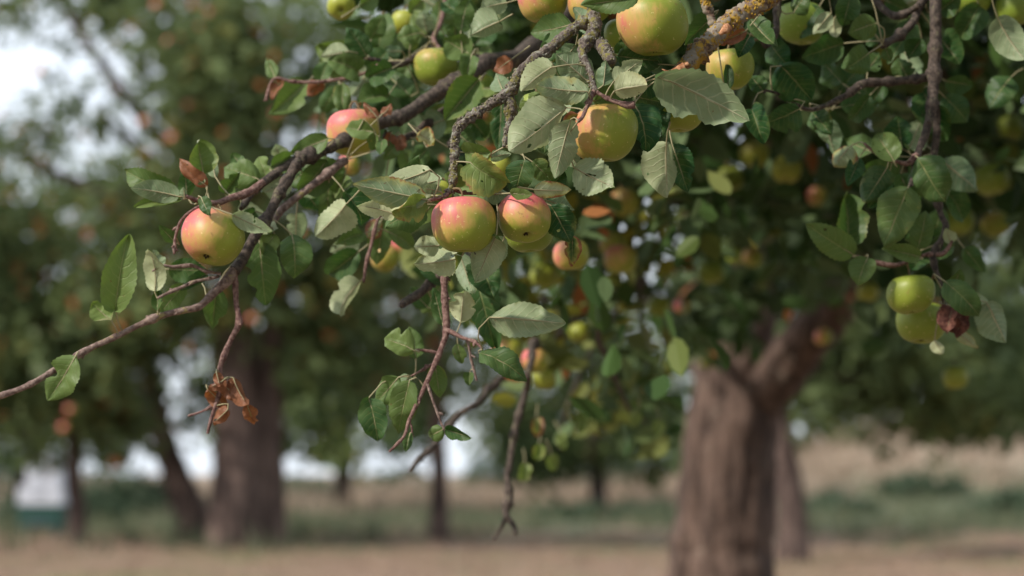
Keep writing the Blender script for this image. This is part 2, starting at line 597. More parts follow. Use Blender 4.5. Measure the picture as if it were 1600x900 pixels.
def grass_mass(name, label, n, yr, xr_fn, hmin, hmax, colors, wid, seed):
    g = np.random.default_rng(seed)
    # patches: blades gather in tufts
    nt_ = n // 9
    ty = yr[0] + (yr[1] - yr[0]) * g.random(nt_) ** 1.0
    lo, hi = xr_fn(ty)
    tx = lo + (hi - lo) * g.random(nt_)
    if yr[0] > 20:
        ty = ty + 2.6 * np.sin(tx * 0.9 + 1) + 2.2 * np.sin(tx * 0.37) + g.normal(0, 1.5, nt_)
    idx = g.integers(0, nt_, n)
    x = tx[idx] + g.normal(0, 0.05 + hmax * 0.12, n)
    y = ty[idx] + g.normal(0, 0.05 + hmax * 0.12, n)
    z = np.array([ground_z(a, b) for a, b in zip(x, y)]) - 0.01
    h = (hmin + (hmax - hmin) * g.random(n)) * (0.6 + 0.8 * g.random(nt_)[idx])
    an = g.random(n) * 2 * np.pi
    lean = g.normal(0, 0.35, (n, 2)) * h[:, None]
    wv = np.stack([np.cos(an), np.sin(an)], 1) * (wid * (0.6 + 0.8 * g.random(n)))[:, None]
    V = np.zeros((n, 3, 3))
    V[:, 0, 0] = x - wv[:, 0]; V[:, 0, 1] = y - wv[:, 1]; V[:, 0, 2] = z
    V[:, 1, 0] = x + wv[:, 0]; V[:, 1, 1] = y + wv[:, 1]; V[:, 1, 2] = z
    V[:, 2, 0] = x + lean[:, 0]; V[:, 2, 1] = y + lean[:, 1]; V[:, 2, 2] = z + h
    me = mesh_np(name, V.reshape(-1, 3), np.arange(3 * n), np.arange(n) * 3, np.full(n, 3), colors, False)
    r = np.clip(g.random(nt_)[idx] * 0.7 + g.random(n) * 0.3, 0, 1)
    a = me.attributes.new('rnd', 'FLOAT', 'POINT')
    a.data.foreach_set('value', np.repeat(r, 3).astype(np.float32))
    o = bpy.data.objects.new(name, me)
    link(o)
    tag(o, label, 'grass', kind='stuff')


M['grass_dry'] = mass_mat('grass_dry', (0.15, 0.098, 0.07), (0.31, 0.22, 0.16), (0.37, 0.27, 0.195), (0.16, 0.17, 0.07), (0.32, 0.24, 0.17), 0.2, 0.1)
M['grass_green'] = mass_mat('grass_green', (0.055, 0.078, 0.045), (0.12, 0.135, 0.078), (0.28, 0.23, 0.16), (0.30, 0.24, 0.17), (0.11, 0.125, 0.075), 0.2, 0.1)
M['grass_tall'] = mass_mat('grass_tall', (0.16, 0.13, 0.09), (0.34, 0.265, 0.20), (0.45, 0.35, 0.27), (0.13, 0.145, 0.065), (0.27, 0.21, 0.155), 0.2, 0.1)
fan = lambda k: (lambda y: (-0.24 * y - k, 0.24 * y + k))
grass_mass('dry_grass', 'short dry straw-coloured grass of the mown strip', 42000, (9, 31), fan(2.0), 0.03, 0.10, M['grass_dry'], 0.006, 1)
grass_mass('rough_grass', 'greener rough grass behind the mown strip', 26000, (28, 48), fan(3.0), 0.08, 0.28, M['grass_green'], 0.012, 2)
grass_mass('tall_grass', 'tall pale dry grass at the far side of the orchard', 36000, (44, 84), fan(5.0), 0.18, 0.60, M['grass_tall'], 0.02, 3)


# ------------------------------------------------------------------ foliage masses
def leaf_mass(name, pts, nrm, size, mat, seed=0, rnd=None, aspect=0.62):
    """pts (n,3) leaf centres, nrm (n,3) leaf normals: folded two-quad leaves joined into one mesh"""
    g = np.random.default_rng(seed)
    n = len(pts)
    nrm = nrm / np.linalg.norm(nrm, axis=1, keepdims=True)
    t = g.normal(size=(n, 3)); t[:, 2] -= 0.5
    t -= nrm * np.sum(t * nrm, 1, keepdims=True)
    t /= np.linalg.norm(t, axis=1, keepdims=True)
    s = np.cross(nrm, t)
    L = size * (0.65 + 0.7 * g.random(n))
    W = L * aspect * (0.8 + 0.4 * g.random(n))
    fold = g.random(n) * 0.35
    curl = (g.random(n) - 0.3) * 0.5
    tmpl = [(0, -0.5), (-0.27, -0.38), (-0.44, -0.13), (-0.33, 0.20), (0, 0.5), (0.33, 0.20), (0.44, -0.13), (0.27, -0.38)]
    V = np.zeros((n, 8, 3))
    for k, (a, b) in enumerate(tmpl):
        zz = abs(a) * W * fold - curl * L * (b * b)
        V[:, k] = pts + s * (a * W)[:, None] + t * (b * L)[:, None] + nrm * zz[:, None]
    base = (np.arange(n) * 8)[:, None]
    loops = np.concatenate([base + np.array([0, 4, 3, 2, 1]), base + np.array([0, 7, 6, 5, 4])], 1).ravel()
    me = mesh_np(name, V.reshape(-1, 3), loops, np.arange(2 * n) * 5, np.full(2 * n, 5), mat, False)
    if rnd is None:
        rnd = g.random(n)
    a = me.attributes.new('rnd', 'FLOAT', 'POINT')
    a.data.foreach_set('value', np.repeat(rnd, 8).astype(np.float32))
    return me


def clump_points(centres, per, spread, g, flat=0.8):
    """scatter leaves round clump centres; normals lean outward and up"""
    C = np.asarray(centres, float)
    k = len(C)
    idx = np.repeat(np.arange(k), per)
    off = g.normal(size=(len(idx), 3))
    off /= np.linalg.norm(off, axis=1, keepdims=True)
    rad = (g.random(len(idx)) ** 0.5)
    sp = spread[idx] if hasattr(spread, '__len__') else spread
    p = C[idx] + off * (rad * sp)[:, None] * np.array([1, 1, flat])
    nn = off * 0.7 + g.normal(size=off.shape) * 0.7 + np.array([0, 0, 0.6])
    return p, nn, idx


def far_tree(label, base, trunk_pts, crown, n_clumps, per, leaf, seed, cat='tree', group=None, tone=0.0, spread=(0.22, 0.5), mat='mass_far', limbs=True, second=None, name='orchard_tree', autumn=0.0):
    """tree > trunk, limb, crown. crown = list of ellipsoids (centre, rx, ry, rz)"""
    g = np.random.default_rng(seed)
    b = Vector(base)
    root = bpy.data.objects.new(name, None)
    root.empty_display_size = 0.3
    link(root, None, b)
    tag(root, label, cat, group)
    me, D = tube('trunk', trunk_pts, M['bark_far'], step=0.12, seg=16, rough=0.05, freq=5, ridge=0.10, seed=seed, wob=0.02)
    link(bpy.data.objects.new('trunk', me), root)
    if second:
        me, _ = tube('trunk', second, M['bark_far'], step=0.12, seg=14, rough=0.05, freq=5, ridge=0.10, seed=seed + 5, wob=0.02)
        link(bpy.data.objects.new('trunk', me), root)
    vols = np.array([c[1] * c[2] * c[3] for c in crown]) ** 0.75
    pick = g.choice(len(crown), n_clumps, p=vols / vols.sum())
    cs = []
    for q in pick:
        c, rx, ry, rz = crown[q]
        o = g.normal(size=3); o /= np.linalg.norm(o)
        o *= g.random() ** 0.42
        cs.append((c[0] + o[0] * rx, c[1] + o[1] * ry, c[2] + o[2] * rz))
    sp = g.uniform(spread[0], spread[1], n_clumps)
    p, nn, idx = clump_points(cs, per, sp, g)
    r = np.clip(0.62 * g.random(n_clumps)[idx] + 0.42 * g.random(len(idx)) - 0.10 + tone, 0, 0.95)
    if autumn:
        hit = g.random(len(idx)) < autumn * (0.3 + 1.6 * g.random(n_clumps)[idx])
        r = np.where(hit, 0.99, r)
    o = bpy.data.objects.new('crown', leaf_mass('crown', p, nn, leaf, M[mat], seed, r))
    link(o, root)
    o['kind'] = 'stuff'
    if limbs:
        top = D[-1][0]
        for c, rx, ry, rz in crown:
            cv = Vector(c)
            mid_ = top.lerp(cv, 0.5) + Vector((0, 0, -0.12 * (cv - top).length))
            rr = D[-1][1]
            me, _ = tube('limb', [(top - Vector((0, 0, 0.15)), rr * 0.7), (mid_, rr * 0.42), (cv, rr * 0.18)], M['bark_far'], step=0.2, seg=8, rough=0.08, freq=4, seed=seed + int(rx * 10))
            link(bpy.data.objects.new('limb', me), root)
    return root


def gz(x, y):
    return Vector((x, y, ground_z(x, y)))


def foot(px, d):
    """ground point under photo column px at depth d"""
    p = at(px, 740, d)
    return gz(p.x, p.y)


def ell(px, py, d, rx, ry, dz):
    """crown lobe: centre by photo position, radii in photo pixels, depth radius in metres"""
    return (tuple(at(px, py, d)), rx * mpp(d), dz, ry * mpp(d))


# the big double-stemmed tree on the far left and its neighbours
f = foot(372, 24.6)
s1 = [(f + Vector((0, 0, -0.15)), 0.36), (f + Vector((0, 0, 0.25)), 0.30), (f + Vector((0.02, 0, 1.2)), 0.265), (at(366, 560, 24.6), 0.235), (at(372, 420, 24.7), 0.21), (at(380, 300, 24.8), 0.17)]
f2 = foot(424, 24.7)
s2 = [(f2 + Vector((0, 0, -0.15)), 0.22), (f2 + Vector((0, 0, 0.3)), 0.165), (at(420, 690, 24.7), 0.15), (at(424, 560, 24.7), 0.14), (at(440, 400, 24.8), 0.11)]
far_tree('big far tree with two stems grown together and a dense olive crown', f, s1,
         [ell(430, 40, 23.5, 280, 220, 1.5), ell(370, 240, 24, 165, 150, 1.4), ell(560, 240, 24, 240, 190, 1.4), ell(430, 400, 24.5, 240, 150, 1.4),
          ell(250, 430, 24, 150, 130, 1.3), ell(600, 440, 25, 200, 130, 1.4), ell(260, 5, 24, 150, 85, 1.4), ell(80, -18, 24, 210, 72, 1.2), ell(340, 90, 23.6, 120, 130, 1.2), ell(150, 170, 24, 110, 60, 0.6), ell(20, 240, 24, 90, 50, 0.6), ell(500, 560, 25, 130, 60, 1.0)], 340, 40, 0.14, 31, tone=0.03, second=s2, autumn=0.02, spread=(0.28, 0.62))
f = foot(308, 26.5)
s1 = [(f + Vector((0, 0, -0.15)), 0.24), (f + Vector((-0.02, 0, 0.25)), 0.19), (at(285, 765, 26.5), 0.165), (at(258, 690, 26.5), 0.14), (at(238, 610, 26.5), 0.12), (at(215, 480, 26.7), 0.10)]
far_tree('dark leaning far tree standing just left of the double-stemmed tree', f, s1,
         [ell(150, 420, 26.5, 190, 150, 1.4), ell(250, 530, 26.5, 140, 100, 1.2), ell(60, 335, 26.5, 170, 80, 1.2), ell(190, 620, 27, 130, 60, 1.0), ell(330, 620, 27, 90, 50, 0.9), ell(250, 300, 26.5, 120, 90, 1.2)], 150, 38, 0.14, 32, tone=0.05, autumn=0.02, spread=(0.28, 0.6))
f = foot(122, 25.0)
s1 = [(f + Vector((0, 0, -0.15)), 0.13), (f + Vector((0, 0, 0.25)), 0.10), (at(117, 760, 25), 0.085), (at(112, 680, 25), 0.075), (at(110, 560, 25), 0.06)]
far_tree('slim far tree at the left edge with a low green crown', f, s1,
         [ell(90, 500, 24.5, 170, 140, 1.2), ell(10, 610, 24.5, 110, 110, 1.0), ell(160, 640, 25, 90, 70, 0.9), ell(-60, 450, 24.5, 150, 190, 1.2), ell(70, 690, 25, 60, 40, 0.7)], 130, 55, 0.14, 33, autumn=0.02, tone=0.06, spread=(0.28, 0.58))
f = foot(687, 27.5)
s1 = [(f + Vector((0, 0, -0.15)), 0.14), (f + Vector((0, 0, 0.25)), 0.115), (at(686, 740, 27.5), 0.10), (at(684, 640, 27.5), 0.09), (at(690, 500, 27.5), 0.07)]
far_tree('slim dark far tree in the middle of the orchard, straight stemmed', f, s1,
         [ell(690, 420, 27.5, 220, 180, 1.5), ell(570, 540, 28, 170, 90, 1.2), ell(800, 570, 28, 180, 100, 1.2), ell(760, 250, 27.5, 240, 170, 1.4), ell(960, 520, 28, 120, 110, 1.1)], 125, 31, 0.15, 34, tone=0.04, spread=(0.3, 0.66))
f = foot(1238, 21.5)
s1 = [(f + Vector((0, 0, -0.15)), 0.17), (f + Vector((0, 0, 0.25)), 0.14), (at(1232, 760, 21.5), 0.125), (at(1218, 680, 21.5), 0.11), (at(1205, 560, 21.6), 0.09)]
far_tree('far tree whose stem shows just behind the near trunk', f, s1,
         [ell(1330, 420, 21.5, 220, 180, 1.4), ell(1480, 540, 22, 190, 120, 1.4), ell(1200, 420, 22, 160, 160, 1.3), ell(1330, 580, 22, 150, 75, 1.1), ell(1420, 630, 22, 130, 50, 0.8), ell(1290, 640, 22, 80, 40, 0.7)], 170, 56, 0.135, 35, tone=0.0, spread=(0.25, 0.5))
f = foot(1720, 24.0)
s1 = [(f + Vector((0, 0, -0.15)), 0.22), (f + Vector((0, 0, 0.25)), 0.18), (at(1715, 640, 24), 0.16), (at(1700, 480, 24), 0.13)]
far_tree('far tree beyond the right edge whose crown hangs over the pale bank', f, s1,
         [ell(1620, 430, 24, 200, 220, 1.5), ell(1570, 600, 24, 150, 85, 1.2), ell(1720, 560, 24, 180, 140, 1.4)], 130, 58, 0.14, 36, tone=0.0)
# second row, farther back
k = 40
for px, d, w_, lean, top, lobes, lab in [
    (535, 42, 0.16, 4, 560, [(520, 520, 190, 150), (450, 640, 110, 60), (600, 590, 130, 70), (500, 700, 90, 26), (630, 670, 50, 34)], 'thin stemmed tree in the far row right of the double-stemmed tree'),
    (935, 46, 0.18, -6, 560, [(930, 600, 170, 130), (1040, 660, 130, 90), (840, 680, 90, 60)], 'small tree of the far row left of the near trunk'),
    (40, 44, 0.2, 8, 560, [(30, 590, 190, 160), (-90, 560, 150, 160), (150, 650, 90, 90)], 'dark tree of the far row behind the pale hive'),
    (1440, 60, 0.2, 5, 500, [(1420, 540, 230, 150), (1570, 610, 170, 80), (1280, 620, 150, 80)], 'tree standing on the far pale grass bank'),
]:
    f = foot(px, d)
    s1 = [(f + Vector((0, 0, -0.15)), w_ * 1.2), (f + Vector((0, 0, 0.3)), w_), (at(px + lean, 660, d), w_ * 0.8), (at(px + 2 * lean, top, d), w_ * 0.6)]
    far_tree(lab, f, s1, [ell(a, b, d, c, e, 1.8) for a, b, c, e in lobes], 90, 55, 0.24, k, mat='mass_far', spread=(0.4, 0.8))
    k += 1


def shrub(label, px, d, wpx, hpx, n, leaf, seed, tone=0.0):
    g = np.random.default_rng(seed)
    f = foot(px, d)
    root = bpy.data.objects.new('shrub', None)
    link(root, None, f)
    tag(root, label, 'shrub', 'shrubs along the far side of the orchard')
    rx, rz = wpx * mpp(d), hpx * mpp(d)
    cs = []
    for _ in range(n):
        a = g.random() * 6.283
        q = g.random() ** 0.5
        cs.append((f.x + math.cos(a) * q * rx, f.y + math.sin(a) * q * min(rx, 1.5), f.z + rz * (0.1 + 0.9 * g.random() * math.sqrt(max(0.05, 1 - q * q)))))
    p, nn, idx = clump_points(cs, 34, rz * 0.30 + 0.05, g)
    r = np.clip(0.6 * g.random(n)[idx] + 0.4 * g.random(len(idx)) - 0.05 + tone, 0, 0.97)
    o = bpy.data.objects.new('foliage', leaf_mass('foliage', p, nn, leaf, M['mass_hedge'], seed, r))
    link(o, root)
    o['kind'] = 'stuff'
    for j in range(3):
        t = Vector(cs[j])
        me, _ = tube('stem', [(f + Vector((0.05 * j, 0, -0.05)), 0.03), (f.lerp(t, 0.6), 0.02), (t, 0.01)], M['bark_far'], step=0.2, seg=6)
        link(bpy.data.objects.new('stem', me), root)


for i, (px, d, wp, hp, n, lab) in enumerate([
    (520, 66, 70, 38, 40, 'low green shrub left of the slim middle stem'),
    (610, 70, 70, 45, 40, 'low green shrub beside the slim middle stem'),
    (430, 62, 60, 55, 40, 'shrub showing right of the double-stemmed tree'),
    (790, 68, 70, 80, 54, 'shrub under the bright gaps right of the slim middle stem'),
    (900, 72, 110, 120, 80, 'broad dark shrub left of the near trunk'),
    (1020, 70, 80, 110, 60, 'shrub half hidden by the near trunk'),
    (185, 42, 60, 85, 54, 'dark shrub between the leaning tree and the slim left tree'),
    (150, 37, 40, 55, 34, 'small shrub right of the pale hive'),
    (20, 56, 110, 140, 80, 'tall shrub behind the pale hive'),
    (1320, 39, 55, 34, 40, 'low dark shrub at the foot of the pale bank, next to the near trunk'),
    (1440, 44, 75, 34, 44, 'low dark shrub at the foot of the pale bank, middle one'),
    (1575, 37, 65, 38, 44, 'low dark shrub at the foot of the pale bank, by the right edge'),
    (265, 44, 40, 75, 40, 'shrub in the gap between the leaning dark stem and the double-stemmed tree'),
    (30, 36, 40, 50, 34, 'small dark shrub just left of the pale hive'),
    (470, 52, 60, 46, 40, 'shrub at the foot of the double-stemmed tree, on its right'),
    (900, 36, 70, 24, 30, 'flat green shrub on the grass left of the near trunk'),
    (1000, 38, 60, 26, 30, 'flat green shrub on the grass right against the near trunk'),
]):
    shrub(lab, px, d, wp, hp, n, 0.16 if d > 55 else 0.11, 60 + i, 0.05 if 'low green' in lab else -0.05)


# unseen trees added around the viewpoint to shade the near leaves
for j, (x_, y_) in enumerate([(-10.5, 3.0), (-8.5, -7.5), (-2.0, -10.5), (5.5, -9.5), (10.5, -3.5), (11.5, 5.0)]):
    f = gz(x_, y_)
    far_tree('unseen orchard tree added behind the viewpoint to shade the near leaves', f,
             [(f + Vector((0, 0, -0.15)), 0.24), (f + Vector((0, 0, 0.3)), 0.19), (f + Vector((0.05, 0, 1.3)), 0.16), (f + Vector((0.1, 0.1, 2.2)), 0.12)],
             [((f.x, f.y, 2.9), 2.5, 2.5, 1.7), ((f.x + 1.4, f.y + 0.6, 2.0), 1.6, 1.6, 1.1), ((f.x - 1.5, f.y - 0.5, 2.1), 1.6, 1.6, 1.2)],
             110, 40, 0.19, 90 + j, group='unseen shading trees added behind the viewpoint', spread=(0.4, 0.8))


# pale box hive beside the slim left tree
def box(name, c, s, mat, parent, bev=0.006):
    bm = bmesh.new()
    bmesh.ops.create_cube(bm, size=1)
    for v in bm.verts:
        v.co = Vector((v.co.x * s[0], v.co.y * s[1], v.co.z * s[2])) + Vector(c)
    bmesh.ops.bevel(bm, geom=bm.edges[:], offset=bev, segments=2, affect='EDGES')
    me = bpy.data.meshes.new(name)
    bm.to_mesh(me); bm.free()
    me.materials.append(mat)
    o = bpy.data.objects.new(name, me)
    link(o, parent)
    return o


def hive():
    d = 29.5
    f = foot(68, d)
    root = bpy.data.objects.new('beehive', None)
    link(root, None, f)
    tag(root, 'pale stacked box hive on a dark green base behind the slim left tree', 'beehive')
    x, y, z = f
    for sx in (-0.2, 0.2):
        for sy in (-0.16, 0.16):
            box('leg', (x + sx, y + sy, z + 0.05), (0.06, 0.06, 0.12), M['hive_dark'], root)
    b = box('base', (x, y, z + 0.24), (0.52, 0.46, 0.27), M['hive_green'], root)
    box('entrance', (x, y - 0.235, z + 0.16), (0.30, 0.02, 0.025), M['hive_dark'], b, 0.002)
    b = box('hive_box', (x, y, z + 0.49), (0.53, 0.47, 0.22), M['hive_pale'], root)
    box('handle', (x, y - 0.24, z + 0.52), (0.14, 0.02, 0.03), M['hive_dark'], b, 0.003)
    b = box('hive_box', (x + 0.03, y, z + 0.70), (0.40, 0.42, 0.19), M['hive_pale'], root)
    box('handle', (x + 0.03, y - 0.215, z + 0.72), (0.12, 0.02, 0.03), M['hive_dark'], b, 0.003)
    box('hive_box', (x + 0.03, y, z + 0.86), (0.40, 0.42, 0.12), M['hive_pale'], root)
    box('roof', (x + 0.03, y, z + 0.945), (0.44, 0.46, 0.05), M['hive_pale'], root)


hive()

# ------------------------------------------------------------------ the near apple tree
TB = foot(1120, 7.5)
tree = bpy.data.objects.new('apple_tree', None)
link(tree, None, TB)
tag(tree, 'near apple tree with thick brown trunk and low fruiting boughs', 'apple tree')

p = TB
trunk_pts = [(p + Vector((-0.02, 0, -0.2)), 0.25), (p + Vector((0, 0, 0.05)), 0.195), (at(1128, 900, 7.5), 0.166), (at(1132, 800, 7.5), 0.150), (at(1140, 700, 7.5), 0.142),
             (at(1145, 640, 7.5), 0.140), (at(1150, 580, 7.5), 0.118), (at(1162, 520, 7.5), 0.095), (at(1178, 440, 7.5), 0.082), (at(1200, 320, 7.4), 0.072), (at(1190, 180, 7.1), 0.062), (at(1150, 20, 6.6), 0.05), (at(1080, -140, 5.9), 0.04)]
me, _ = tube('trunk', trunk_pts, M['bark_trunk'], step=0.016, seg=64, rough=0.035, freq=26, ridge=0.075, seed=3, wob=0.008)
link(bpy.data.objects.new('trunk', me), tree)

BR = []          # (object, dense points) of the branches that carry leaves


def limb(name, pts, mat, leafy=True, **kw):
    me, D = tube(name, pts, M[mat], **kw)
    o = bpy.data.objects.new(name, me)
    link(o, tree)
    if leafy:
        BR.append((o, np.array([tuple(p) for p, r in D]), np.array([r for p, r in D])))
    return o


def pl(d, rows, tip_d=None):
    """rows of (x, y, diameter px); depth runs from d to tip_d"""
    out = []
    n = len(rows)
    for i, row in enumerate(rows):
        dd = d if tip_d is None else d + (tip_d - d) * i / (n - 1)
        if len(row) > 3:
            dd = row[3]
        out.append((at(row[0], row[1], dd), row[2] * 0.5 * mpp(dd)))
    return out


BIG = dict(step=0.03, seg=14, rough=0.10, freq=18, wob=0.012)
# great limbs: out of the trunk fork and forward over the camera's view
limb('limb', [(at(1165, 640, 7.5), 0.105), (at(1215, 585, 7.42), 0.082), (at(1275, 515, 7.3), 0.068), (at(1330, 435, 7.1), 0.062), (at(1400, 300, 6.6), 0.055), (at(1470, 120, 5.8), 0.047), (at(1500, -80, 4.7), 0.038), (at(1480, -220, 3.6), 0.028), (at(1465, -160, 2.95), 0.02)], 'bark_trunk', False, step=0.02, seg=28, rough=0.04, freq=22, ridge=0.07, seed=8, wob=0.012)
limb('limb', [(at(1185, 420, 7.45), 0.06), (at(1130, 300, 6.9), 0.052), (at(1090, 160, 6.0), 0.046), (at(1080, -60, 4.8), 0.038), (at(1060, -220, 3.7), 0.032), (at(1000, -240, 2.9), 0.026), (at(940, -150, 2.55), 0.016)], 'bark_dark', False, seed=9, **BIG)
limb('limb', [(at(1135, 610, 7.60), 0.045), (at(1088, 572, 7.72), 0.034), (at(1052, 515, 7.75), 0.028), (at(1000, 440, 7.0), 0.024), (at(930, 330, 4.9), 0.022), (at(860, 260, 4.2), 0.018), (at(770, 200, 3.7), 0.012)], 'bark_dark', False, seed=10, **BIG)
limb('limb', [(at(1350, 400, 7.0), 0.045), (at(1500, 330, 6.6), 0.036), (at(1640, 240, 6.0), 0.03), (at(1780, 100, 5.2), 0.02)], 'bark_dark', False, seed=12, **BIG)
limb('limb', [(at(1060, -220, 3.75), 0.022), (at(960, -60, 3.4), 0.018), (at(850, 55, 3.15), 0.013), (at(722, 122, 2.92), 0.0092)], 'bark_dark', False, seed=13, **BIG)
limb('limb', [(at(1500, -80, 4.75), 0.03), (at(1400, -190, 3.8), 0.025), (at(1290, -140, 3.0), 0.018), (at(1194, 0, 2.6), 0.0098)], 'bark_dark', False, seed=14, **BIG)

FINE = dict(step=0.003, seg=14, rough=0.17, freq=170, knob=1.0)
# the left bough
bough = limb('branch', pl(2.92, [(722, 122, 22), (667, 157, 22), (627, 181, 22), (587, 193, 23), (549, 212, 19), (510, 232, 18), (460, 252, 18), (420, 277, 14), (392, 301, 11), (376, 325, 8)], 2.70), 'bark_dark', seed=21, wob=0.002, **FINE)
limb('branch', pl(2.74, [(468, 250, 15), (436, 304, 16), (420, 334, 15), (396, 372, 16), (377, 406, 19), (365, 424, 15)], 2.68), 'bark_dark', seed=22, wob=0.002, **FINE)
limb('twig', pl(2.80, [(540, 250, 12), (516, 268, 12), (480, 296, 12), (444, 324, 11), (424, 350, 10), (402, 366, 8)], 2.73), 'bark_twig', seed=23, **FINE)
limb('twig', pl(2.70, [(412, 284, 10), (388, 301, 11), (362, 309, 11), (340, 317, 9), (312, 314, 7), (290, 306, 5)], 2.64), 'bark_spur', seed=24, **FINE)
limb('twig', pl(2.68, [(366, 420, 12), (358, 436, 12), (340, 452, 11), (318, 474, 11), (306, 481, 12), (278, 487, 9), (249, 495, 10), (215, 509, 9), (185, 524, 10), (150, 540, 9), (116, 559, 10), (80, 582, 9), (46, 602, 9), (0, 619, 9), (-70, 640, 7)], 2.60), 'bark_twig', seed=25, wob=0.0012, **FINE)
limb('twig', pl(2.68, [(366, 424, 11), (369, 452, 9), (370, 475, 8), (374, 504, 10), (362, 528, 8), (352, 550, 9), (343, 578, 8), (345, 606, 10), (338, 630, 6), (330, 655, 5), (324, 678, 4)], 2.66), 'bark_spur', seed=26, wob=0.001, **FINE)
limb('twig', pl(2.67, [(338, 630, 4), (318, 642, 4), (294, 650, 4)]), 'bark_spur', seed=27, **FINE)
limb('twig', pl(2.66, [(345, 428, 5), (322, 424, 5), (300, 415, 5), (272, 417, 5), (252, 415, 4), (238, 424, 3)], 2.64), 'bark_twig', seed=28, **FINE)
limb('twig', pl(2.66, [(342, 432, 4), (324, 436, 5), (304, 440, 5), (283, 449, 5), (262, 458, 5), (246, 466, 4)], 2.64), 'bark_twig', seed=29, **FINE)
limb('twig', pl(2.64, [(316, 320, 5), (298, 330, 4), (282, 346, 4), (274, 370, 4), (273, 384, 4), (272, 397, 3)], 2.62), 'bark_spur', seed=30, **FINE)
# upper middle twigs, behind
limb('twig', pl(3.0, [(760, 95, 9, 3.1), (720, 82, 9), (693, 84, 11), (672, 80, 12), (645, 92, 11), (624, 101, 10), (600, 96, 7), (565, 90, 5)], 2.95), 'bark_dark', seed=31, wob=0.002, **FINE)
limb('twig', pl(2.95, [(745, 126, 10, 3.05), (720, 158, 10), (693, 172, 11), (667, 193, 12), (645, 211, 11), (620, 218, 10), (600, 212, 7)], 2.86), 'bark_dark', seed=32, wob=0.002, **FINE)
limb('twig', pl(3.0, [(690, 84, 8), (678, 60, 7), (690, 30, 7), (700, -30, 7)], 3.1), 'bark_spur', seed=33, **FINE)
limb('twig', pl(2.85, [(735, 140, 8), (722, 175, 8), (712, 205, 6), (700, 230, 4)], 2.8), 'bark_dark', seed=34, **FINE)
limb('twig', pl(2.95, [(500, 128, 5), (460, 128, 5), (430, 122, 4), (420, 140, 5), (416, 158, 4)], 2.95), 'bark_spur', seed=35, **FINE)
limb('twig', pl(2.95, [(600, 96, 6), (560, 118, 5), (500, 128, 5)], 2.95), 'bark_spur', seed=36, **FINE)
# the lichen branch in focus
LF = dict(step=0.0016, seg=24, rough=0.30, freq=230, knob=0.5)
lich = limb('branch', [(at(940, -150, 2.56), 0.012)] + pl(2.53, [(930, -40, 19), (927, 0, 17), (926, 20, 17), (914, 34, 17), (900, 42, 15), (876, 63, 17), (853, 82, 15), (835, 93, 17), (811, 116, 16), (800, 138, 18), (786, 151, 19), (760, 166, 13), (736, 182, 13), (716, 200, 15), (711, 225, 13), (711, 240, 15), (709, 262, 12), (708, 284, 11), (704, 298, 9), (694, 306, 6)], 2.49), 'bark_lichen', seed=41, wob=0.002, **LF)
limb('spur', pl(2.51, [(790, 148, 16), (797, 160, 18), (797, 172, 17), (796, 192, 13), (792, 210, 10), (789, 229, 7)]), 'bark_lichen', seed=42, wob=0.002, **LF)
limb('spur', pl(2.51, [(927, 20, 17), (930, 40, 19), (926, 56, 20), (914, 72, 17), (911, 88, 13), (917, 102, 10), (922, 116, 10), (925, 132, 9), (930, 146, 8)], 2.46), 'bark_lichen', seed=43, wob=0.002, **LF)
limb('spur', pl(2.51, [(926, 58, 16), (938, 68, 20), (949, 82, 20), (955, 98, 13)], 2.47), 'bark_lichen', seed=44, wob=0.002, **LF)
limb('spur', pl(2.455, [(928, 142, 7), (921, 158, 7), (916, 170, 6), (910, 183, 6), (904, 189, 6)], 2.435), 'bark_spur', seed=45, **LF)
limb('spur', pl(2.455, [(932, 144, 6), (946, 152, 6), (962, 159, 7), (978, 164, 10), (992, 163, 12)], 2.45), 'bark_spur', seed=46, **LF)
limb('spur', pl(2.49, [(700, 303, 6), (690, 309, 5), (676, 311, 6), (664, 317, 4)], 2.47), 'bark_spur', seed=47, **LF)
limb('spur', pl(2.50, [(707, 296, 6), (728, 302, 5), (752, 302, 5), (775, 312, 4), (792, 306, 4)], 2.53), 'bark_spur', seed=48, **LF)
# the broken branch
limb('branch', pl(2.60, [(1230, -40, 30, 2.66), (1194, 2, 27), (1162, 20, 27), (1134, 40, 29), (1116, 58, 28), (1098, 76, 29), (1080, 96, 28), (1066, 110, 24), (1052, 117, 16)], 2.52), 'bark_orange', seed=51, wob=0.003, **LF)
for j, rows in enumerate([[(1070, 104, 16), (1045, 116, 9), (1022, 124, 2)], [(1068, 108, 14), (1058, 124, 10), (1052, 134, 5)], [(1076, 100, 10), (1050, 112, 5), (1034, 108, 1)], [(1136, 42, 16, 2.52), (1132, 48, 12, 2.515), (1124, 54, 4, 2.515)]]):
    limb('splinter', pl(2.515, rows), 'wood_split', False, seed=52 + j, step=0.002, seg=7, rough=0.35, freq=180)
limb('spur', pl(2.6, [(1120, 62, 12), (1112, 30, 12), (1104, 8, 15), (1098, -20, 12)], 2.6), 'bark_orange', seed=57, wob=0.002, **LF)
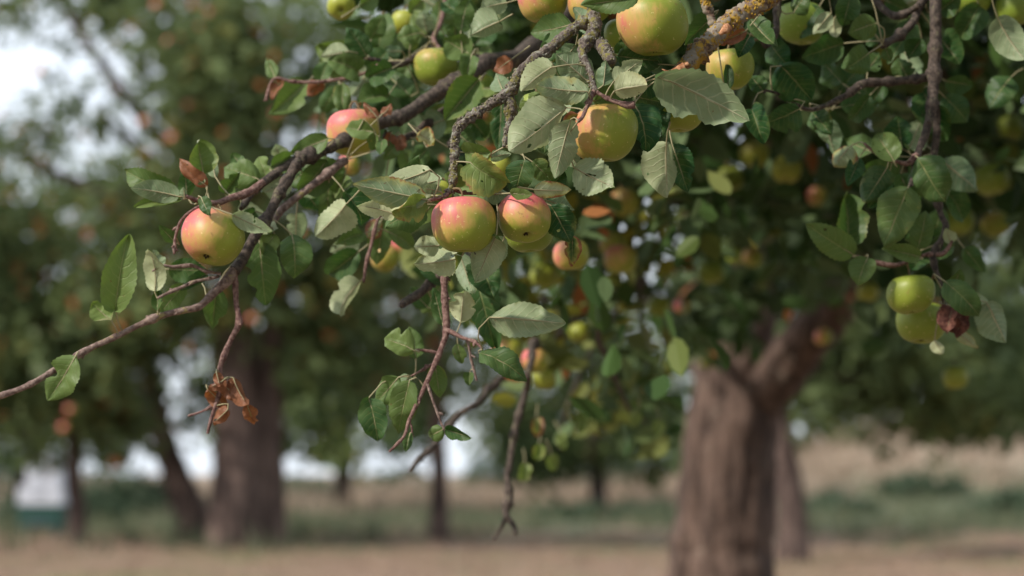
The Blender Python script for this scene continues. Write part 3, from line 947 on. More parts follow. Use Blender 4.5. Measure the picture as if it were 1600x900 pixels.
# right-hand branches
limb('branch', pl(2.88, [(1465, -160, 26, 2.95), (1463, 0, 18), (1464, 53, 18), (1459, 117, 19), (1456, 160, 16), (1449, 199, 13), (1436, 234, 11), (1431, 256, 9), (1424, 282, 6), (1416, 300, 3)], 2.76), 'bark_dark', seed=61, wob=0.002, **FINE)
limb('branch', pl(2.86, [(1458, 118, 14), (1427, 124, 13), (1381, 129, 13), (1349, 132, 12), (1321, 150, 10), (1292, 165, 8), (1267, 172, 7), (1250, 168, 6), (1232, 156, 4), (1214, 147, 3), (1193, 142, 3)], 2.74), 'bark_dark', seed=62, wob=0.002, **FINE)
limb('branch', pl(2.92, [(1500, -70, 14), (1441, 2, 12), (1427, 34, 13), (1406, 54, 12), (1390, 64, 11), (1379, 69, 13)], 2.82), 'bark_dark', seed=63, wob=0.002, **FINE)
limb('twig', pl(2.94, [(1360, -10, 10), (1378, 12, 12), (1399, 25, 11), (1420, 18, 9), (1436, 8, 9)], 2.88), 'bark_dark', seed=64, **FINE)
limb('branch', pl(2.90, [(1459, 120, 12), (1464, 200, 13), (1458, 250, 10), (1463, 300, 9), (1470, 335, 9), (1477, 352, 10), (1470, 374, 9), (1458, 398, 9), (1462, 420, 7), (1470, 440, 5), (1476, 480, 5)], 2.83), 'bark_dark', seed=65, wob=0.002, **FINE)
limb('twig', pl(2.78, [(1434, 240, 6), (1420, 255, 6), (1398, 252, 6), (1380, 246, 8), (1364, 236, 5), (1350, 224, 4)], 2.78), 'bark_spur', seed=66, **FINE)
limb('twig', pl(2.84, [(1458, 396, 6), (1440, 400, 5), (1410, 412, 6), (1390, 414, 8), (1360, 408, 5), (1338, 400, 4)], 2.84), 'bark_spur', seed=67, **FINE)
limb('twig', pl(2.84, [(1462, 398, 5), (1474, 396, 6), (1482, 386, 5), (1488, 376, 4)]), 'bark_spur', seed=68, **FINE)
limb('twig', pl(2.8, [(1222, -40, 8), (1214, 20, 9), (1212, 50, 10), (1198, 72, 8), (1188, 60, 4)], 2.75), 'bark_dark', seed=69, **FINE)
# hanging twigs below the middle apples
limb('twig', pl(2.66, [(716, 330, 8, 2.62), (700, 390, 8), (695, 425, 9), (696, 470, 9), (698, 515, 10), (691, 540, 8), (685, 556, 10), (674, 580, 7), (665, 601, 8), (652, 630, 6), (640, 655, 6), (632, 680, 5), (620, 694, 4), (608, 706, 4)], 2.60), 'bark_spur', seed=71, wob=0.001, **FINE)
limb('twig', pl(2.64, [(698, 515, 7), (712, 522, 6), (724, 528, 6), (742, 534, 4), (754, 546, 3)], 2.6), 'bark_spur', seed=72, **FINE)
limb('twig', pl(2.63, [(731, 530, 4), (736, 560, 4), (745, 595, 4)]), 'bark_twig', seed=73, **FINE)
limb('twig', pl(2.62, [(668, 600, 4), (680, 636, 4), (694, 672, 3)]), 'bark_twig', seed=74, **FINE)
limb('twig', pl(2.64, [(686, 552, 4), (668, 548, 4), (648, 546, 3)]), 'bark_spur', seed=75, **FINE)
limb('twig', pl(2.64, [(680, 566, 4), (660, 578, 4), (642, 588, 3)]), 'bark_spur', seed=76, **FINE)
limb('twig', pl(2.62, [(640, 658, 3), (644, 672, 3), (640, 690, 2)]), 'bark_spur', seed=77, **FINE)
limb('branch', pl(2.86, [(760, 380, 14, 3.0), (705, 418, 14), (680, 436, 14), (655, 458, 14), (632, 473, 15), (627, 478, 10)], 2.8), 'bark_dark', seed=78, wob=0.002, **FINE)
limb('branch', pl(3.5, [(930, 470, 8, 4.8), (850, 545, 9, 4.2), (776, 597, 10, 3.7), (742, 634, 9), (716, 650, 9), (684, 690, 9), (658, 716, 8), (640, 734, 6)], 3.3), 'bark_dark', seed=79, wob=0.003, **FINE)
limb('branch', pl(3.5, [(850, 470, 9, 4.1), (830, 560, 10), (820, 612, 11), (806, 666, 11), (798, 716, 10), (793, 745, 10), (797, 776, 11), (792, 806, 11), (803, 822, 9), (806, 836, 7)], 3.4), 'bark_dark', seed=80, wob=0.003, **FINE)
limb('twig', pl(3.4, [(792, 806, 7), (782, 826, 6), (770, 844, 4)]), 'bark_dark', seed=81, **FINE)
limb('twig', pl(2.8, [(600, 330, 4), (590, 344, 5), (584, 366, 5), (578, 390, 5), (572, 414, 6), (568, 442, 3)]), 'bark_spur', seed=82, **FINE)
limb('twig', pl(3.7, [(940, 480, 9), (935, 530, 8), (950, 560, 8), (965, 600, 7), (985, 640, 5), (1010, 660, 4)], 4.6), 'bark_dark', seed=83, **FINE)
limb('branch', pl(5.2, [(1000, 440, 8, 5.6), (940, 520, 7), (900, 600, 6), (880, 660, 5), (875, 700, 4)], 4.6), 'bark_dark', seed=84, **FINE)


# lichen crusts standing on the bark
def crust(parent, D, rad, n, smin, smax, mat, seed, lo=0.0, hi=1.0):
    g = random.Random(seed)
    bm = bmesh.new()
    bmesh.ops.create_icosphere(bm, subdivisions=1, radius=1)
    tv = [v.co.copy() for v in bm.verts]
    tf = [[v.index for v in f_.verts] for f_ in bm.faces]
    bm.free()
    V, F = [], []
    m_ = len(D)
    cl = [g.uniform(lo, hi) for _ in range(max(3, n // 14))]
    for _ in range(n):
        tpos = min(0.999, max(0, g.choice(cl) + g.gauss(0, 0.02)))
        i = int(tpos * (m_ - 1))
        p_ = Vector(D[i]); q_ = Vector(D[min(i + 1, m_ - 1)])
        t_ = (q_ - p_)
        t_ = t_.normalized() if t_.length > 0 else Vector((0, 0, 1))
        o_ = t_.orthogonal().normalized()
        o_.rotate(Quaternion(t_, g.uniform(0, 6.283)))
        s = g.uniform(smin, smax)
        c_ = p_ + o_ * rad[i] * g.uniform(0.92, 1.10) + t_ * g.uniform(-.002, .002)
        b0 = len(V)
        sc_ = Vector((g.uniform(.5, 1.3), g.uniform(.5, 1.3), g.uniform(.5, 1.3)))
        for v in tv:
            k_ = 1 + 0.35 * g.uniform(-1, 1)
            V.append(c_ + Vector((v.x * sc_.x, v.y * sc_.y, v.z * sc_.z)) * s * k_)
        F += [[a + b0 for a in f_] for f_ in tf]
    o = bpy.data.objects.new('lichen', mesh_py('lichen', V, F, M[mat], False))
    link(o, parent)
    o['kind'] = 'stuff'


for k_, (o, D, r_) in enumerate(list(BR)):
    mn = o.data.materials[0].name
    if mn == 'bark_lichen':
        crust(o, D, r_, 60 + int(3.2 * len(D)), 0.0005, 0.0017, 'lichen_grey', 200 + k_)
    elif mn == 'bark_orange':
        crust(o, D, r_, 60 + int(3.0 * len(D)), 0.0005, 0.0018, 'lichen_gold', 200 + k_)


# ------------------------------------------------------------------ leaves one can tell apart
def leaf_mesh(L, W, fold, curl, wave, phase, serr, bite, petiole, asym=0.0, edge=0.0, twist=0.0, nv=26, nu=4):
    """unit frame: base at the origin, tip along +Y, upper side +Z"""
    V, F, UV = [], [], []
    cols = 2 * nu + 1
    y = z = 0.0
    mid = []
    for j in range(nv + 1):
        t = j / nv
        a = curl * (t - 0.35)
        mid.append((y, z, a))
        y += math.cos(a) * L / nv
        z += -math.sin(a) * L / nv
    ye, ze = mid[-1][0], mid[-1][1]
    tilt = math.atan2(ze, ye)
    k = L / math.hypot(ye, ze)
    for j in range(nv + 1):
        t = j / nv
        wd = (max(t, 0.0) ** 0.52) * ((1 - t) ** 0.80) / 0.455 * 0.5 * W
        wd = max(wd, 0.0004)
        my, mz, a = mid[j]
        for i in range(cols):
            u = (i - nu) / nu
            e = 1.0
            if abs(u) > 0.99 and 0 < j < nv:
                e += serr * (1 if j % 2 else -1)
            if bite:
                for (bs, bt, bw, bd) in bite:
                    if bs * u > 0:
                        e *= 1 - bd * math.exp(-((t - bt) / bw) ** 2) * abs(u)
            e *= 1 + 0.10 * abs(u) * noise.noise(Vector((t * 4.5, (3 if u > 0 else 8) + phase * 5, phase)))
            x = u * wd * e * (1 + asym * (1 if u > 0 else -1))
            zz = abs(x) * math.tan(fold) + wave * W * math.sin(t * 11 + phase + (2.1 if u > 0 else 0)) * abs(u) ** 1.5
            zz -= 0.25 * (x * x) / max(W, 1e-5)
            zz += edge * W * abs(u) ** 3 * (0.6 + 0.4 * math.sin(t * 5 + phase))
            zz += 0.05 * W * noise.noise(Vector((x * 90, t * 6, phase * 9)))
            ta = twist * (t - 0.4)
            x, zz = x * math.cos(ta) - zz * math.sin(ta), x * math.sin(ta) + zz * math.cos(ta)
            yy = my - math.sin(-a) * 0 + zz * math.sin(a)
            z2 = mz + zz * math.cos(a)
            c_, s_ = math.cos(-tilt), math.sin(-tilt)
            V.append(Vector((x, (yy * c_ - z2 * s_) * k, (yy * s_ + z2 * c_) * k)))
            UV.append((0.5 + 0.5 * u, t))
    for j in range(nv):
        for i in range(cols - 1):
            a0 = j * cols + i
            F.append((a0, a0 + 1, a0 + cols + 1, a0 + cols))
    nblade = len(F)
    # petiole running on into the midrib
    pts = petiole + [Vector((0, 0.0, -0.0004))]
    rr = [0.0010] + [0.0008] * (len(petiole) - 1) + [0.0008]
    for t in (0.25, 0.5, 0.8):
        j = int(t * nv)
        v = V[j * cols + nu]
        pts.append(v + Vector((0, 0, -0.0003)))
        rr.append(0.0006 * (1 - t) + 0.00015)
    for i, (pp, r_) in enumerate(zip(pts, rr)):
        t_ = (pts[min(i + 1, len(pts) - 1)] - pts[max(i - 1, 0)]).normalized()
        n_ = t_.cross(Vector((1, 0, 0)))
        n_ = n_.normalized() if n_.length > 1e-4 else t_.orthogonal().normalized()
        b_ = t_.cross(n_)
        for q in range(5):
            an = q * 2 * math.pi / 5
            V.append(pp + (n_ * math.cos(an) + b_ * math.sin(an)) * r_)
            UV.append((0.5, 0.0))
    b0 = (nv + 1) * cols
    for i in range(len(pts) - 1):
        for q in range(5):
            q2 = (q + 1) % 5
            F.append((b0 + i * 5 + q, b0 + i * 5 + q2, b0 + (i + 1) * 5 + q2, b0 + (i + 1) * 5 + q))
    me = mesh_py('leaf', V, F, M['leaf'])
    me.materials.append(M['petiole'])
    mi = [0] * nblade + [1] * (len(F) - nblade)
    me.polygons.foreach_set('material_index', mi)
    uvl = me.uv_layers.new(name='uv')
    arr = np.array(UV, dtype=np.float32)[np.array([l.vertex_index for l in me.loops])]
    uvl.data.foreach_set('uv', arr.ravel())
    return me


ALLP = None


def nearest_branch(p):
    best = (9, None, None)
    for o, D, r in BR:
        dd = np.linalg.norm(D - np.array(p), axis=1)
        i = int(dd.argmin())
        if dd[i] < best[0]:
            best = (dd[i], o, Vector(D[i]))
    return best


lr = random.Random(77)
NLEAF = 0


def leaf(bx, by, tx, ty, w, side, d, tone=None, wither=0.0, roll=None, fold=None, curl=None, dd=None, bite=None, reach=0.075, label=None, d2=None):
    global NLEAF
    NLEAF += 1
    dd = lr.uniform(-0.018, 0.018) if dd is None else dd
    B = at(bx, by, d)
    T = at(tx, ty, d + dd)
    Y = (T - B)
    L = Y.length
    Y.normalize()
    c = (CAM - (B + T) * 0.5).normalized()
    n0 = (c - Y * c.dot(Y)).normalized()
    roll = lr.uniform(-28, 28) if roll is None else roll
    W = (1.30 if w < 44 else 1.14) * w * mpp(d) / max(0.4, math.cos(R(roll)))
    W = min(W, L * 1.0)
    if side == 'd':
        roll += 180
    Z = n0.copy()
    Z.rotate(Quaternion(Y, R(roll)))
    X = Y.cross(Z)
    fold = lr.uniform(8, 48) if fold is None else fold
    curl = lr.uniform(-0.6, 1.5) if curl is None else R(curl)
    Mx = Matrix((X, Y, Z)).transposed()
    dist, bo, bp = nearest_branch(B)
    inv = Mx.inverted()
    if dist < reach:
        q = inv @ (bp - B)
        m1 = Vector((q.x * 0.35, min(q.y * 0.5, -0.25 * dist), q.z * 0.35))
        pet = [q, q.lerp(m1, 0.55) + Vector((0, -0.06 * dist, 0)), m1]
    else:
        q = Vector((lr.uniform(-.006, .006), -0.022, -0.012))
        pet = [q, Vector((q.x * 0.4, -0.011, -0.004))]
    if bite is None and lr.random() < 0.42:
        bite = [(lr.choice((-1, 1)), lr.uniform(0.3, 0.95), lr.uniform(0.04, 0.09), lr.uniform(0.15, 0.5)) for _ in range(lr.choice((1, 1, 2)))]
    me = leaf_mesh(L, W, R(fold), curl, lr.uniform(0.02, 0.08) + 0.09 * (wither > 0.6), lr.uniform(0, 6), lr.uniform(0.015, 0.05), bite, pet, lr.uniform(-0.10, 0.10), lr.uniform(-0.28, 0.18), lr.uniform(-0.7, 0.7))
    o = bpy.data.objects.new('leaf', me)
    link(o, bo if bo else tree, B)
    o.rotation_euler = Mx.to_euler()
    o['tone'] = float(lr.uniform(0.1, 0.6) if tone is None else tone)
    o['wither'] = float(wither if wither else max(0.0, lr.uniform(-0.10, 0.20)))
    if label:
        o['label'] = label
    return o


S = 2.72
for a in [   # left bough
    (277, 302, 195, 266, 36, 'u', 2.66, .45), (280, 307, 205, 294, 30, 'd', 2.64, .15), (281, 311, 210, 324, 20, 'u', 2.67, .8), (288, 310, 287, 292, 10, 'd', 2.64, .2),
    (318, 272, 308, 220, 40, 'u', 2.68, .7), (336, 276, 329, 240, 16, 'd', 2.70, .2), (324, 291, 280, 248, 20, 'u', 2.65, .3, .95), (292, 307, 289, 262, 22, 'u', 2.68, .2),
    (402, 279, 350, 262, 40, 'u', 2.74, .55), (418, 280, 404, 246, 26, 'u', 2.76, .85), (422, 262, 453, 243, 28, 'u', 2.76, .5), (514, 216, 454, 238, 28, 'u', 2.78, .5),
    (510, 250, 466, 302, 40, 'u', 2.80, .45), (488, 262, 452, 290, 34, 'u', 2.82, .3), (452, 281, 408, 302, 30, 'd', 2.76, .5), (429, 366, 410, 398, 26, 'u', 2.72, .85),
    (406, 380, 415, 476, 54, 'u', 2.72, .35), (456, 366, 460, 435, 50, 'u', 2.72, .3), (542, 318, 492, 370, 42, 'd', 2.66, .75), (540, 302, 566, 352, 30, 'u', 2.70, .05),
    (362, 335, 424, 364, 24, 'd', 2.62, .5, .1), (314, 308, 328, 337, 18, 'u', 2.61, .1), (274, 379, 248, 352, 16, 'u', 2.64, .3),
    (180, 484, 200, 368, 52, 'u', 2.62, .75), (174, 501, 144, 474, 34, 'u', 2.62, .95), (117, 558, 74, 626, 50, 'u', 2.60, .65),
    (242, 456, 231, 389, 28, 'd', 2.64, .9), (252, 417, 240, 390, 20, 'd', 2.66, .2), (246, 486, 246, 454, 16, 'u', 2.64, .3), (324, 428, 282, 453, 18, 'u', 2.67, .15),
    (380, 262, 362, 240, 20, 'u', 2.80, .3), (440, 250, 430, 225, 22, 'd', 2.82, .5), (500, 290, 540, 262, 30, 'u', 2.86, .2), (470, 290, 500, 330, 30, 'u', 2.86, .1),
    (398, 330, 372, 352, 22, 'u', 2.74, .2), (352, 300, 376, 268, 26, 'u', 2.74, .4),
    # dry curled leaves at the end of the hanging twig
]:
    leaf(*a)
for a in [(324, 608, 357, 643, 22, 'd', 2.655, .5, 1.0, 10, 30, 50), (364, 590, 388, 634, 20, 'd', 2.655, .5, 1.0, -20, 35, 60), (386, 632, 398, 662, 20, 'u', 2.66, .2, .95, 10, 30, 30),
          (356, 640, 333, 662, 18, 'd', 2.655, .5, 1.0, 0, 30, 40), (352, 592, 326, 606, 16, 'd', 2.65, .5, 1.0, 30, 40, 40), (350, 600, 372, 626, 22, 'u', 2.66, .2, 1.0, 0, 30, 30), (338, 582, 344, 604, 14, 'd', 2.65, .5, 1.0, 0, 40, 30)]:
    leaf(*a, label='curled orange-brown dead leaf')
for a in [   # upper middle, a little behind the focus
    (583, 206, 541, 200, 26, 'u', 2.76, .7), (545, 80, 501, 88, 22, 'd', 2.92, .5), (560, 112, 512, 93, 36, 'u', 2.94, .5), (573, 88, 543, 42, 38, 'u', 2.94, .15), (613, 107, 574, 121, 32, 'u', 2.90, .2),
    (536, 174, 536, 130, 24, 'u', 2.92, .45), (606, 150, 561, 161, 28, 'u', 2.92, .3), (628, 80, 604, 80, 14, 'd', 2.95, 0), (656, 51, 620, 60, 32, 'u', 2.92, .55), (736, 86, 693, 60, 42, 'u', 2.84, .55),
    (737, 86, 728, 126, 26, 'u', 2.82, .45), (748, 124, 695, 188, 50, 'u', 2.80, .45), (781, 33, 735, 56, 46, 'd', 2.68, .3), (717, 20, 690, 3, 28, 'u', 2.9, .1), (720, 49, 732, -2, 28, 'u', 2.84, .4),
    (792, 4, 750, 14, 30, 'd', 2.72, .4), (800, 92, 772, 112, 24, 'u', 2.72, .0, 1.0), (787, 117, 772, 148, 16, 'u', 2.74, 1.0), (784, 150, 778, 236, 26, 'u', 2.74, .05), (652, 208, 678, 227, 30, 'd', 2.74, .9, .45),
    (587, 206, 588, 233, 14, 'u', 2.76, .6), (597, 219, 594, 242, 16, 'u', 2.76, .35), (590, 184, 568, 160, 14, 'd', 2.78, .5, 1.0), (598, 178, 611, 161, 14, 'd', 2.78, .5, 1.0),
    (640, 78, 648, 42, 24, 'u', 2.96, .6), (740, 70, 772, 40, 34, 'u', 3.0, .15), (660, 0, 640, 20, 24, 'u', 3.0, .8), (580, 60, 600, 22, 28, 'u', 3.0, .35), (560, 10, 590, -8, 26, 'u', 3.0, .6),
    (712, 205, 745, 232, 30, 'u', 2.84, .2), (668, 232, 640, 262, 28, 'u', 2.86, .3), (735, 185, 760, 214, 30, 'u', 2.86, .1), (620, 225, 600, 250, 22, 'u', 2.86, .5), (430, 122, 416, 90, 18, 'u', 2.96, .5), (440, 128, 424, 156, 14, 'u', 2.96, .2, .8),
    (505, 128, 480, 150, 20, 'u', 2.96, .1, .9), (612, 208, 600, 236, 16, 'u', 2.86, .1, 1.0), (626, 210, 622, 240, 16, 'u', 2.86, .1, .95), (500, 130, 512, 98, 24, 'u', 2.98, .3),
    # round the middle apples
    (672, 265, 597, 289, 30, 'd', 2.47, .75), (667, 312, 551, 288, 48, 'd', 2.45, .15, .30), (620, 336, 557, 322, 26, 'd', 2.47, .9), (676, 301, 612, 287, 30, 'd', 2.48, .8), (667, 316, 611, 328, 36, 'u', 2.455, .9, .28),
    (618, 290, 594, 292, 14, 'u', 2.46, .3, 1.0), (726, 238, 767, 238, 34, 'u', 2.50, .75), (735, 254, 794, 285, 54, 'u', 2.485, .9, .30), (768, 246, 799, 240, 16, 'd', 2.53, .2), (708, 293, 720, 257, 38, 'u', 2.51, .85),
    (755, 298, 795, 301, 28, 'd', 2.49, .1), (797, 302, 832, 304, 16, 'u', 2.47, .8), (686, 384, 646, 386, 28, 'd', 2.50, .6, .12), (722, 400, 646, 412, 40, 'd', 2.49, .7, .22), (776, 366, 742, 442, 50, 'd', 2.475, .55, .08),
    (788, 370, 776, 414, 26, 'd', 2.54, .3), (861, 321, 891, 378, 48, 'u', 2.52, .0), (855, 313, 898, 328, 30, 'd', 2.56, .1), (895, 370, 895, 416, 24, 'u', 2.55, .0, .5), (690, 300, 660, 296, 14, 'd', 2.48, .1),
    (640, 290, 690, 280, 30, 'd', 2.52, .4), (740, 268, 760, 300, 26, 'u', 2.53, .2), (850, 300, 880, 268, 24, 'u', 2.56, .1),
    # round the apple at the lichen spur
    (861, 105, 815, 143, 36, 'd', 2.46, .8), (922, 130, 869, 84, 50, 'd', 2.49, .25), (917, 143, 840, 133, 38, 'd', 2.44, .3, .25), (881, 125, 860, 163, 26, 'u', 2.50, .9), (854, 147, 813, 182, 32, 'u', 2.53, .9),
    (885, 168, 795, 236, 70, 'd', 2.45, .55), (892, 186, 867, 279, 40, 'd', 2.44, .35, .14), (897, 262, 961, 293, 58, 'd', 2.47, .45, .08), (834, 296, 893, 297, 24, 'd', 2.45, .6, .38), (831, 252, 861, 282, 28, 'u', 2.50, .5),
    (820, 249, 806, 303, 38, 'u', 2.48, .1), (943, 133, 947, 94, 24, 'd', 2.46, .0), (959, 127, 1004, 93, 28, 'd', 2.45, .6), (960, 142, 1010, 134, 36, 'd', 2.44, 1.0), (991, 162, 1009, 236, 54, 'u', 2.53, .0),
    (1027, 117, 990, 150, 44, 'u', 2.56, .0), (1023, 117, 1171, 189, 80, 'd', 2.47, .25, .05), (1041, 222, 1043, 309, 54, 'd', 2.56, .6), 
    (1119, 22, 1069, 70, 34, 'u', 2.62, .25), (1166, 48, 1122, 69, 22, 'u', 2.64, .2, .8), (1137, 140, 1134, 102, 14, 'u', 2.64, .05), (1032, 100, 1004, 104, 14, 'd', 2.55, .2), (905, 180, 880, 200, 24, 'u', 2.49, .2, .6),
    (880, 225, 905, 262, 30, 'd', 2.52, .3), (1000, 60, 985, 110, 40, 'u', 2.62, .05), (870, 60, 850, 100, 30, 'u', 2.62, .2), (900, 70, 880, 96, 26, 'd', 2.56, .1), (960, 85, 990, 70, 20, 'u', 2.56, .3),
    (1050, 225, 1075, 300, 40, 'u', 2.60, .0), (1010, 150, 1035, 215, 44, 'u', 2.60, .05), (845, 190, 850, 240, 36, 'u', 2.58, .15),
    # hanging twigs below
    (720, 503, 725, 453, 36, 'd', 2.63, .9), (692, 508, 677, 449, 22, 'u', 2.66, .1), (646, 547, 600, 529, 36, 'u', 2.62, .8), (622, 590, 584, 632, 32, 'u', 2.63, .5), (576, 622, 590, 690, 38, 'u', 2.63, .15), (640, 594, 622, 678, 38, 'u', 2.62, .55),
    (640, 588, 612, 626, 18, 'd', 2.64, .1), (680, 570, 687, 621, 26, 'u', 2.65, .6), (748, 551, 824, 597, 34, 'u', 2.60, .25), (765, 496, 884, 506, 54, 'd', 2.57, .35), (742, 430, 772, 542, 52, 'u', 2.76, .15), (750, 410, 772, 466, 50, 'u', 2.72, .1),
    (715, 537, 722, 568, 18, 'u', 2.63, .5), (734, 582, 733, 603, 14, 'u', 2.64, .3), (692, 671, 671, 682, 22, 'u', 2.62, .5), (696, 671, 737, 684, 18, 'u', 2.62, .1), (641, 676, 634, 706, 14, 'u', 2.62, .2), (600, 341, 588, 414, 32, 'u', 2.88, .5),
    (596, 345, 574, 372, 24, 'd', 2.86, .5, .5), (650, 560, 640, 510, 26, 'u', 2.72, .4), (668, 480, 640, 450, 24, 'u', 2.86, .2), (700, 440, 660, 400, 36, 'u', 2.84, .15),
    # right-hand twigs
    (1328, -2, 1317, 40, 40, 'u', 2.82, .2), (1369, 36, 1326, 52, 48, 'u', 2.80, .5), (1358, 83, 1320, 108, 44, 'u', 2.79, .3), (1377, 66, 1347, 38, 42, 'u', 2.86, .1), (1384, 76, 1392, 96, 18, 'u', 2.82, .4), (1299, 20, 1270, 54, 22, 'd', 2.80, .5),
    (1303, 28, 1306, 58, 20, 'd', 2.82, 1.0), (1171, 57, 1154, 90, 26, 'u', 2.66, .0), (1221, 103, 1268, 157, 62, 'u', 2.74, .0), (1250, 170, 1193, 193, 40, 'u', 2.74, .05), (1175, 171, 1193, 225, 32, 'u', 2.70, .0), (1317, 68, 1252, 90, 44, 'u', 2.86, .15),
    (1397, 252, 1369, 210, 36, 'u', 2.76, .55, .1), (1330, 228, 1303, 261, 32, 'd', 2.80, .4, .35), (1434, 246, 1478, 317, 64, 'u', 2.77, .25), (1386, 262, 1352, 314, 42, 'u', 2.78, .15), (1418, 294, 1380, 385, 64, 'u', 2.75, .45), (1388, 274, 1356, 326, 40, 'u', 2.79, .1),
    (1558, 26, 1602, 94, 50, 'd', 2.8, .3), (1434, 389, 1447, 329, 32, 'u', 2.83, .4), (1438, 401, 1378, 388, 24, 'u', 2.80, .6), (1334, 398, 1259, 350, 46, 'u', 2.82, .55), (1323, 386, 1319, 307, 42, 'u', 2.88, .25), (1356, 402, 1340, 446, 36, 'u', 2.82, .45),
    (1492, 446, 1500, 420, 20, 'u', 2.85, .5), (1476, 439, 1530, 494, 38, 'u', 2.79, .25), (1513, 464, 1546, 481, 24, 'd', 2.82, .4), (1541, 472, 1571, 535, 48, 'd', 2.81, .2), (1496, 520, 1529, 545, 16, 'd', 2.83, .7, .3), (1460, 532, 1472, 552, 24, 'd', 2.85, 1.0),
    (1486, 380, 1478, 356, 18, 'd', 2.84, .6), (1193, 142, 1172, 118, 28, 'u', 2.74, .05), (1240, 160, 1262, 122, 40, 'u', 2.80, .05), (1200, 60, 1172, 20, 36, 'u', 2.76, .1), (1205, 70, 1232, 104, 34, 'u', 2.78, .0), (1268, 174, 1300, 210, 32, 'u', 2.82, .1),
    (1380, 130, 1360, 165, 28, 'u', 2.9, .1), (1440, 60, 1418, 92, 30, 'u', 2.9, .15), (1470, 60, 1500, 100, 40, 'u', 2.92, .1), (1475, 150, 1512, 190, 40, 'u', 2.95, .1), (1465, 20, 1500, -10, 34, 'u', 2.92, .2), (1530, 10, 1500, 60, 40, 'u', 2.95, .15),
    (1580, 120, 1545, 170, 44, 'u', 3.0, .1), (1420, 124, 1402, 90, 30, 'u', 2.9, .2), (1240, 20, 1262, -12, 34, 'u', 2.8, .3), (1280, 10, 1250, 60, 36, 'u', 2.9, .05),
]:
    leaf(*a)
leaf(998, -4, 907, 8, 34, 'u', 2.46, .45, reach=0.0)
for a in [(1468, 482, 1498, 520, 26, 'u', 2.83, .1, 1.0, 0, 30, 60), (1490, 480, 1480, 522, 24, 'u', 2.82, .1, 1.0, 20, 30, 60), (1500, 488, 1494, 526, 20, 'u', 2.83, .1, 1.0, -20, 35, 60)]:
    leaf(*a, label='shrivelled dark red dead leaf').data.materials[0] = M['dry_husk']


CLEAR = [(724, 350), (819, 340), (945, 207), (1020, 38), (332, 371), (551, 207), (680, 104), (1423, 460), (1440, 504), (1141, 108), (892, 398)]
ar = random.Random(5)
tries = 0
while NLEAF < 296 and tries < 3000:
    tries += 1
    bo_, D_, r_ = ar.choice(BR)
    i_ = ar.randrange(len(D_))
    v_ = Vector(D_[i_]) - CAM
    dp_ = v_.dot(FW)
    x_ = 800 + FPX * v_.dot(RT) / dp_
    y_ = 450 - FPX * v_.dot(UP) / dp_
    if y_ > 450 or y_ < -10 or (x_ < 470 and ar.random() < 0.75) or not -10 < x_ < 1610:
        continue
    if dp_ < 2.56 and ar.random() < 0.5:
        continue
    an_ = ar.uniform(0, 6.283)
    if any((x_ + 50 * math.cos(an_) - q[0]) ** 2 + (y_ + 50 * math.sin(an_) - q[1]) ** 2 < 62 ** 2 for q in CLEAR):
        continue
    gx, gy = x_ + 22 * math.cos(an_), y_ + 22 * math.sin(an_)
    L_ = ar.uniform(38, 72)
    a2 = an_ + ar.uniform(-0.6, 0.6)
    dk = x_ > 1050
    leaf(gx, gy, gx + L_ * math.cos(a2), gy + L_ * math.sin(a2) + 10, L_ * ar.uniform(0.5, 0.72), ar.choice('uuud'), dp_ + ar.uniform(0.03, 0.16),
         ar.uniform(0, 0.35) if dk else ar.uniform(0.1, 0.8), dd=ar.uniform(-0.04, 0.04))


# ------------------------------------------------------------------ apples
def apple_mesh(Rm, seed, blush_dir, blush, ripe, nth=34, nph=44, hgt=0.90):
    g = random.Random(seed)
    V, F, bl, cv = [], [], [], []
    off = Vector((seed * 1.37, seed * 0.71, seed * 2.3))
    ph5 = g.uniform(0, 6)
    con = g.uniform(0.02, 0.09)
    skx, sky_ = g.uniform(-0.07, 0.07), g.uniform(-0.07, 0.07)
    bd = Vector(blush_dir).normalized()
    for i in range(nth + 1):
        th = 0.0006 + (math.pi - 0.0012) * i / nth
        for k in range(nph):
            ph = 2 * math.pi * k / nph
            rho = 1 - 0.42 * math.exp(-(th / 0.33) ** 2) - 0.30 * math.exp(-((math.pi - th) / 0.24) ** 2)
            rho *= 1.01 - 0.022 * math.cos(4 * th)
            s, c = math.sin(th), math.cos(th)
            wid = 1 + con * c + 0.022 * math.cos(5 * ph + ph5) * (1 - c) / 2
            v = Vector((rho * s * wid * math.cos(ph), rho * s * wid * math.sin(ph), rho * c * hgt))
            v.x += skx * v.z; v.y += sky_ * v.z
            v *= 1 + 0.035 * noise.noise(v * 1.3 + off)
            V.append(v * Rm)
            n_ = Vector((s * math.cos(ph), s * math.sin(ph), c))
            bl.append(0.86 * blush * (0.5 + 0.62 * n_.dot(bd) + 0.28 * noise.noise(n_ * 2.2 + off)))
            cv.append(max(math.exp(-(th / 0.16) ** 2), math.exp(-((math.pi - th) / 0.15) ** 2)))
    for i in range(nth):
        for k in range(nph):
            k2 = (k + 1) % nph
            F.append((i * nph + k, (i + 1) * nph + k, (i + 1) * nph + k2, i * nph + k2))
    me = mesh_py('apple', V, F, M['apple'])
    for nm, data in (('blush', bl), ('cavity', cv), ('ripe', [ripe * 0.56] * len(V))):
        a = me.attributes.new(nm, 'FLOAT', 'POINT')
        a.data.foreach_set('value', np.array(data, dtype=np.float32))
    return me


APN = 0


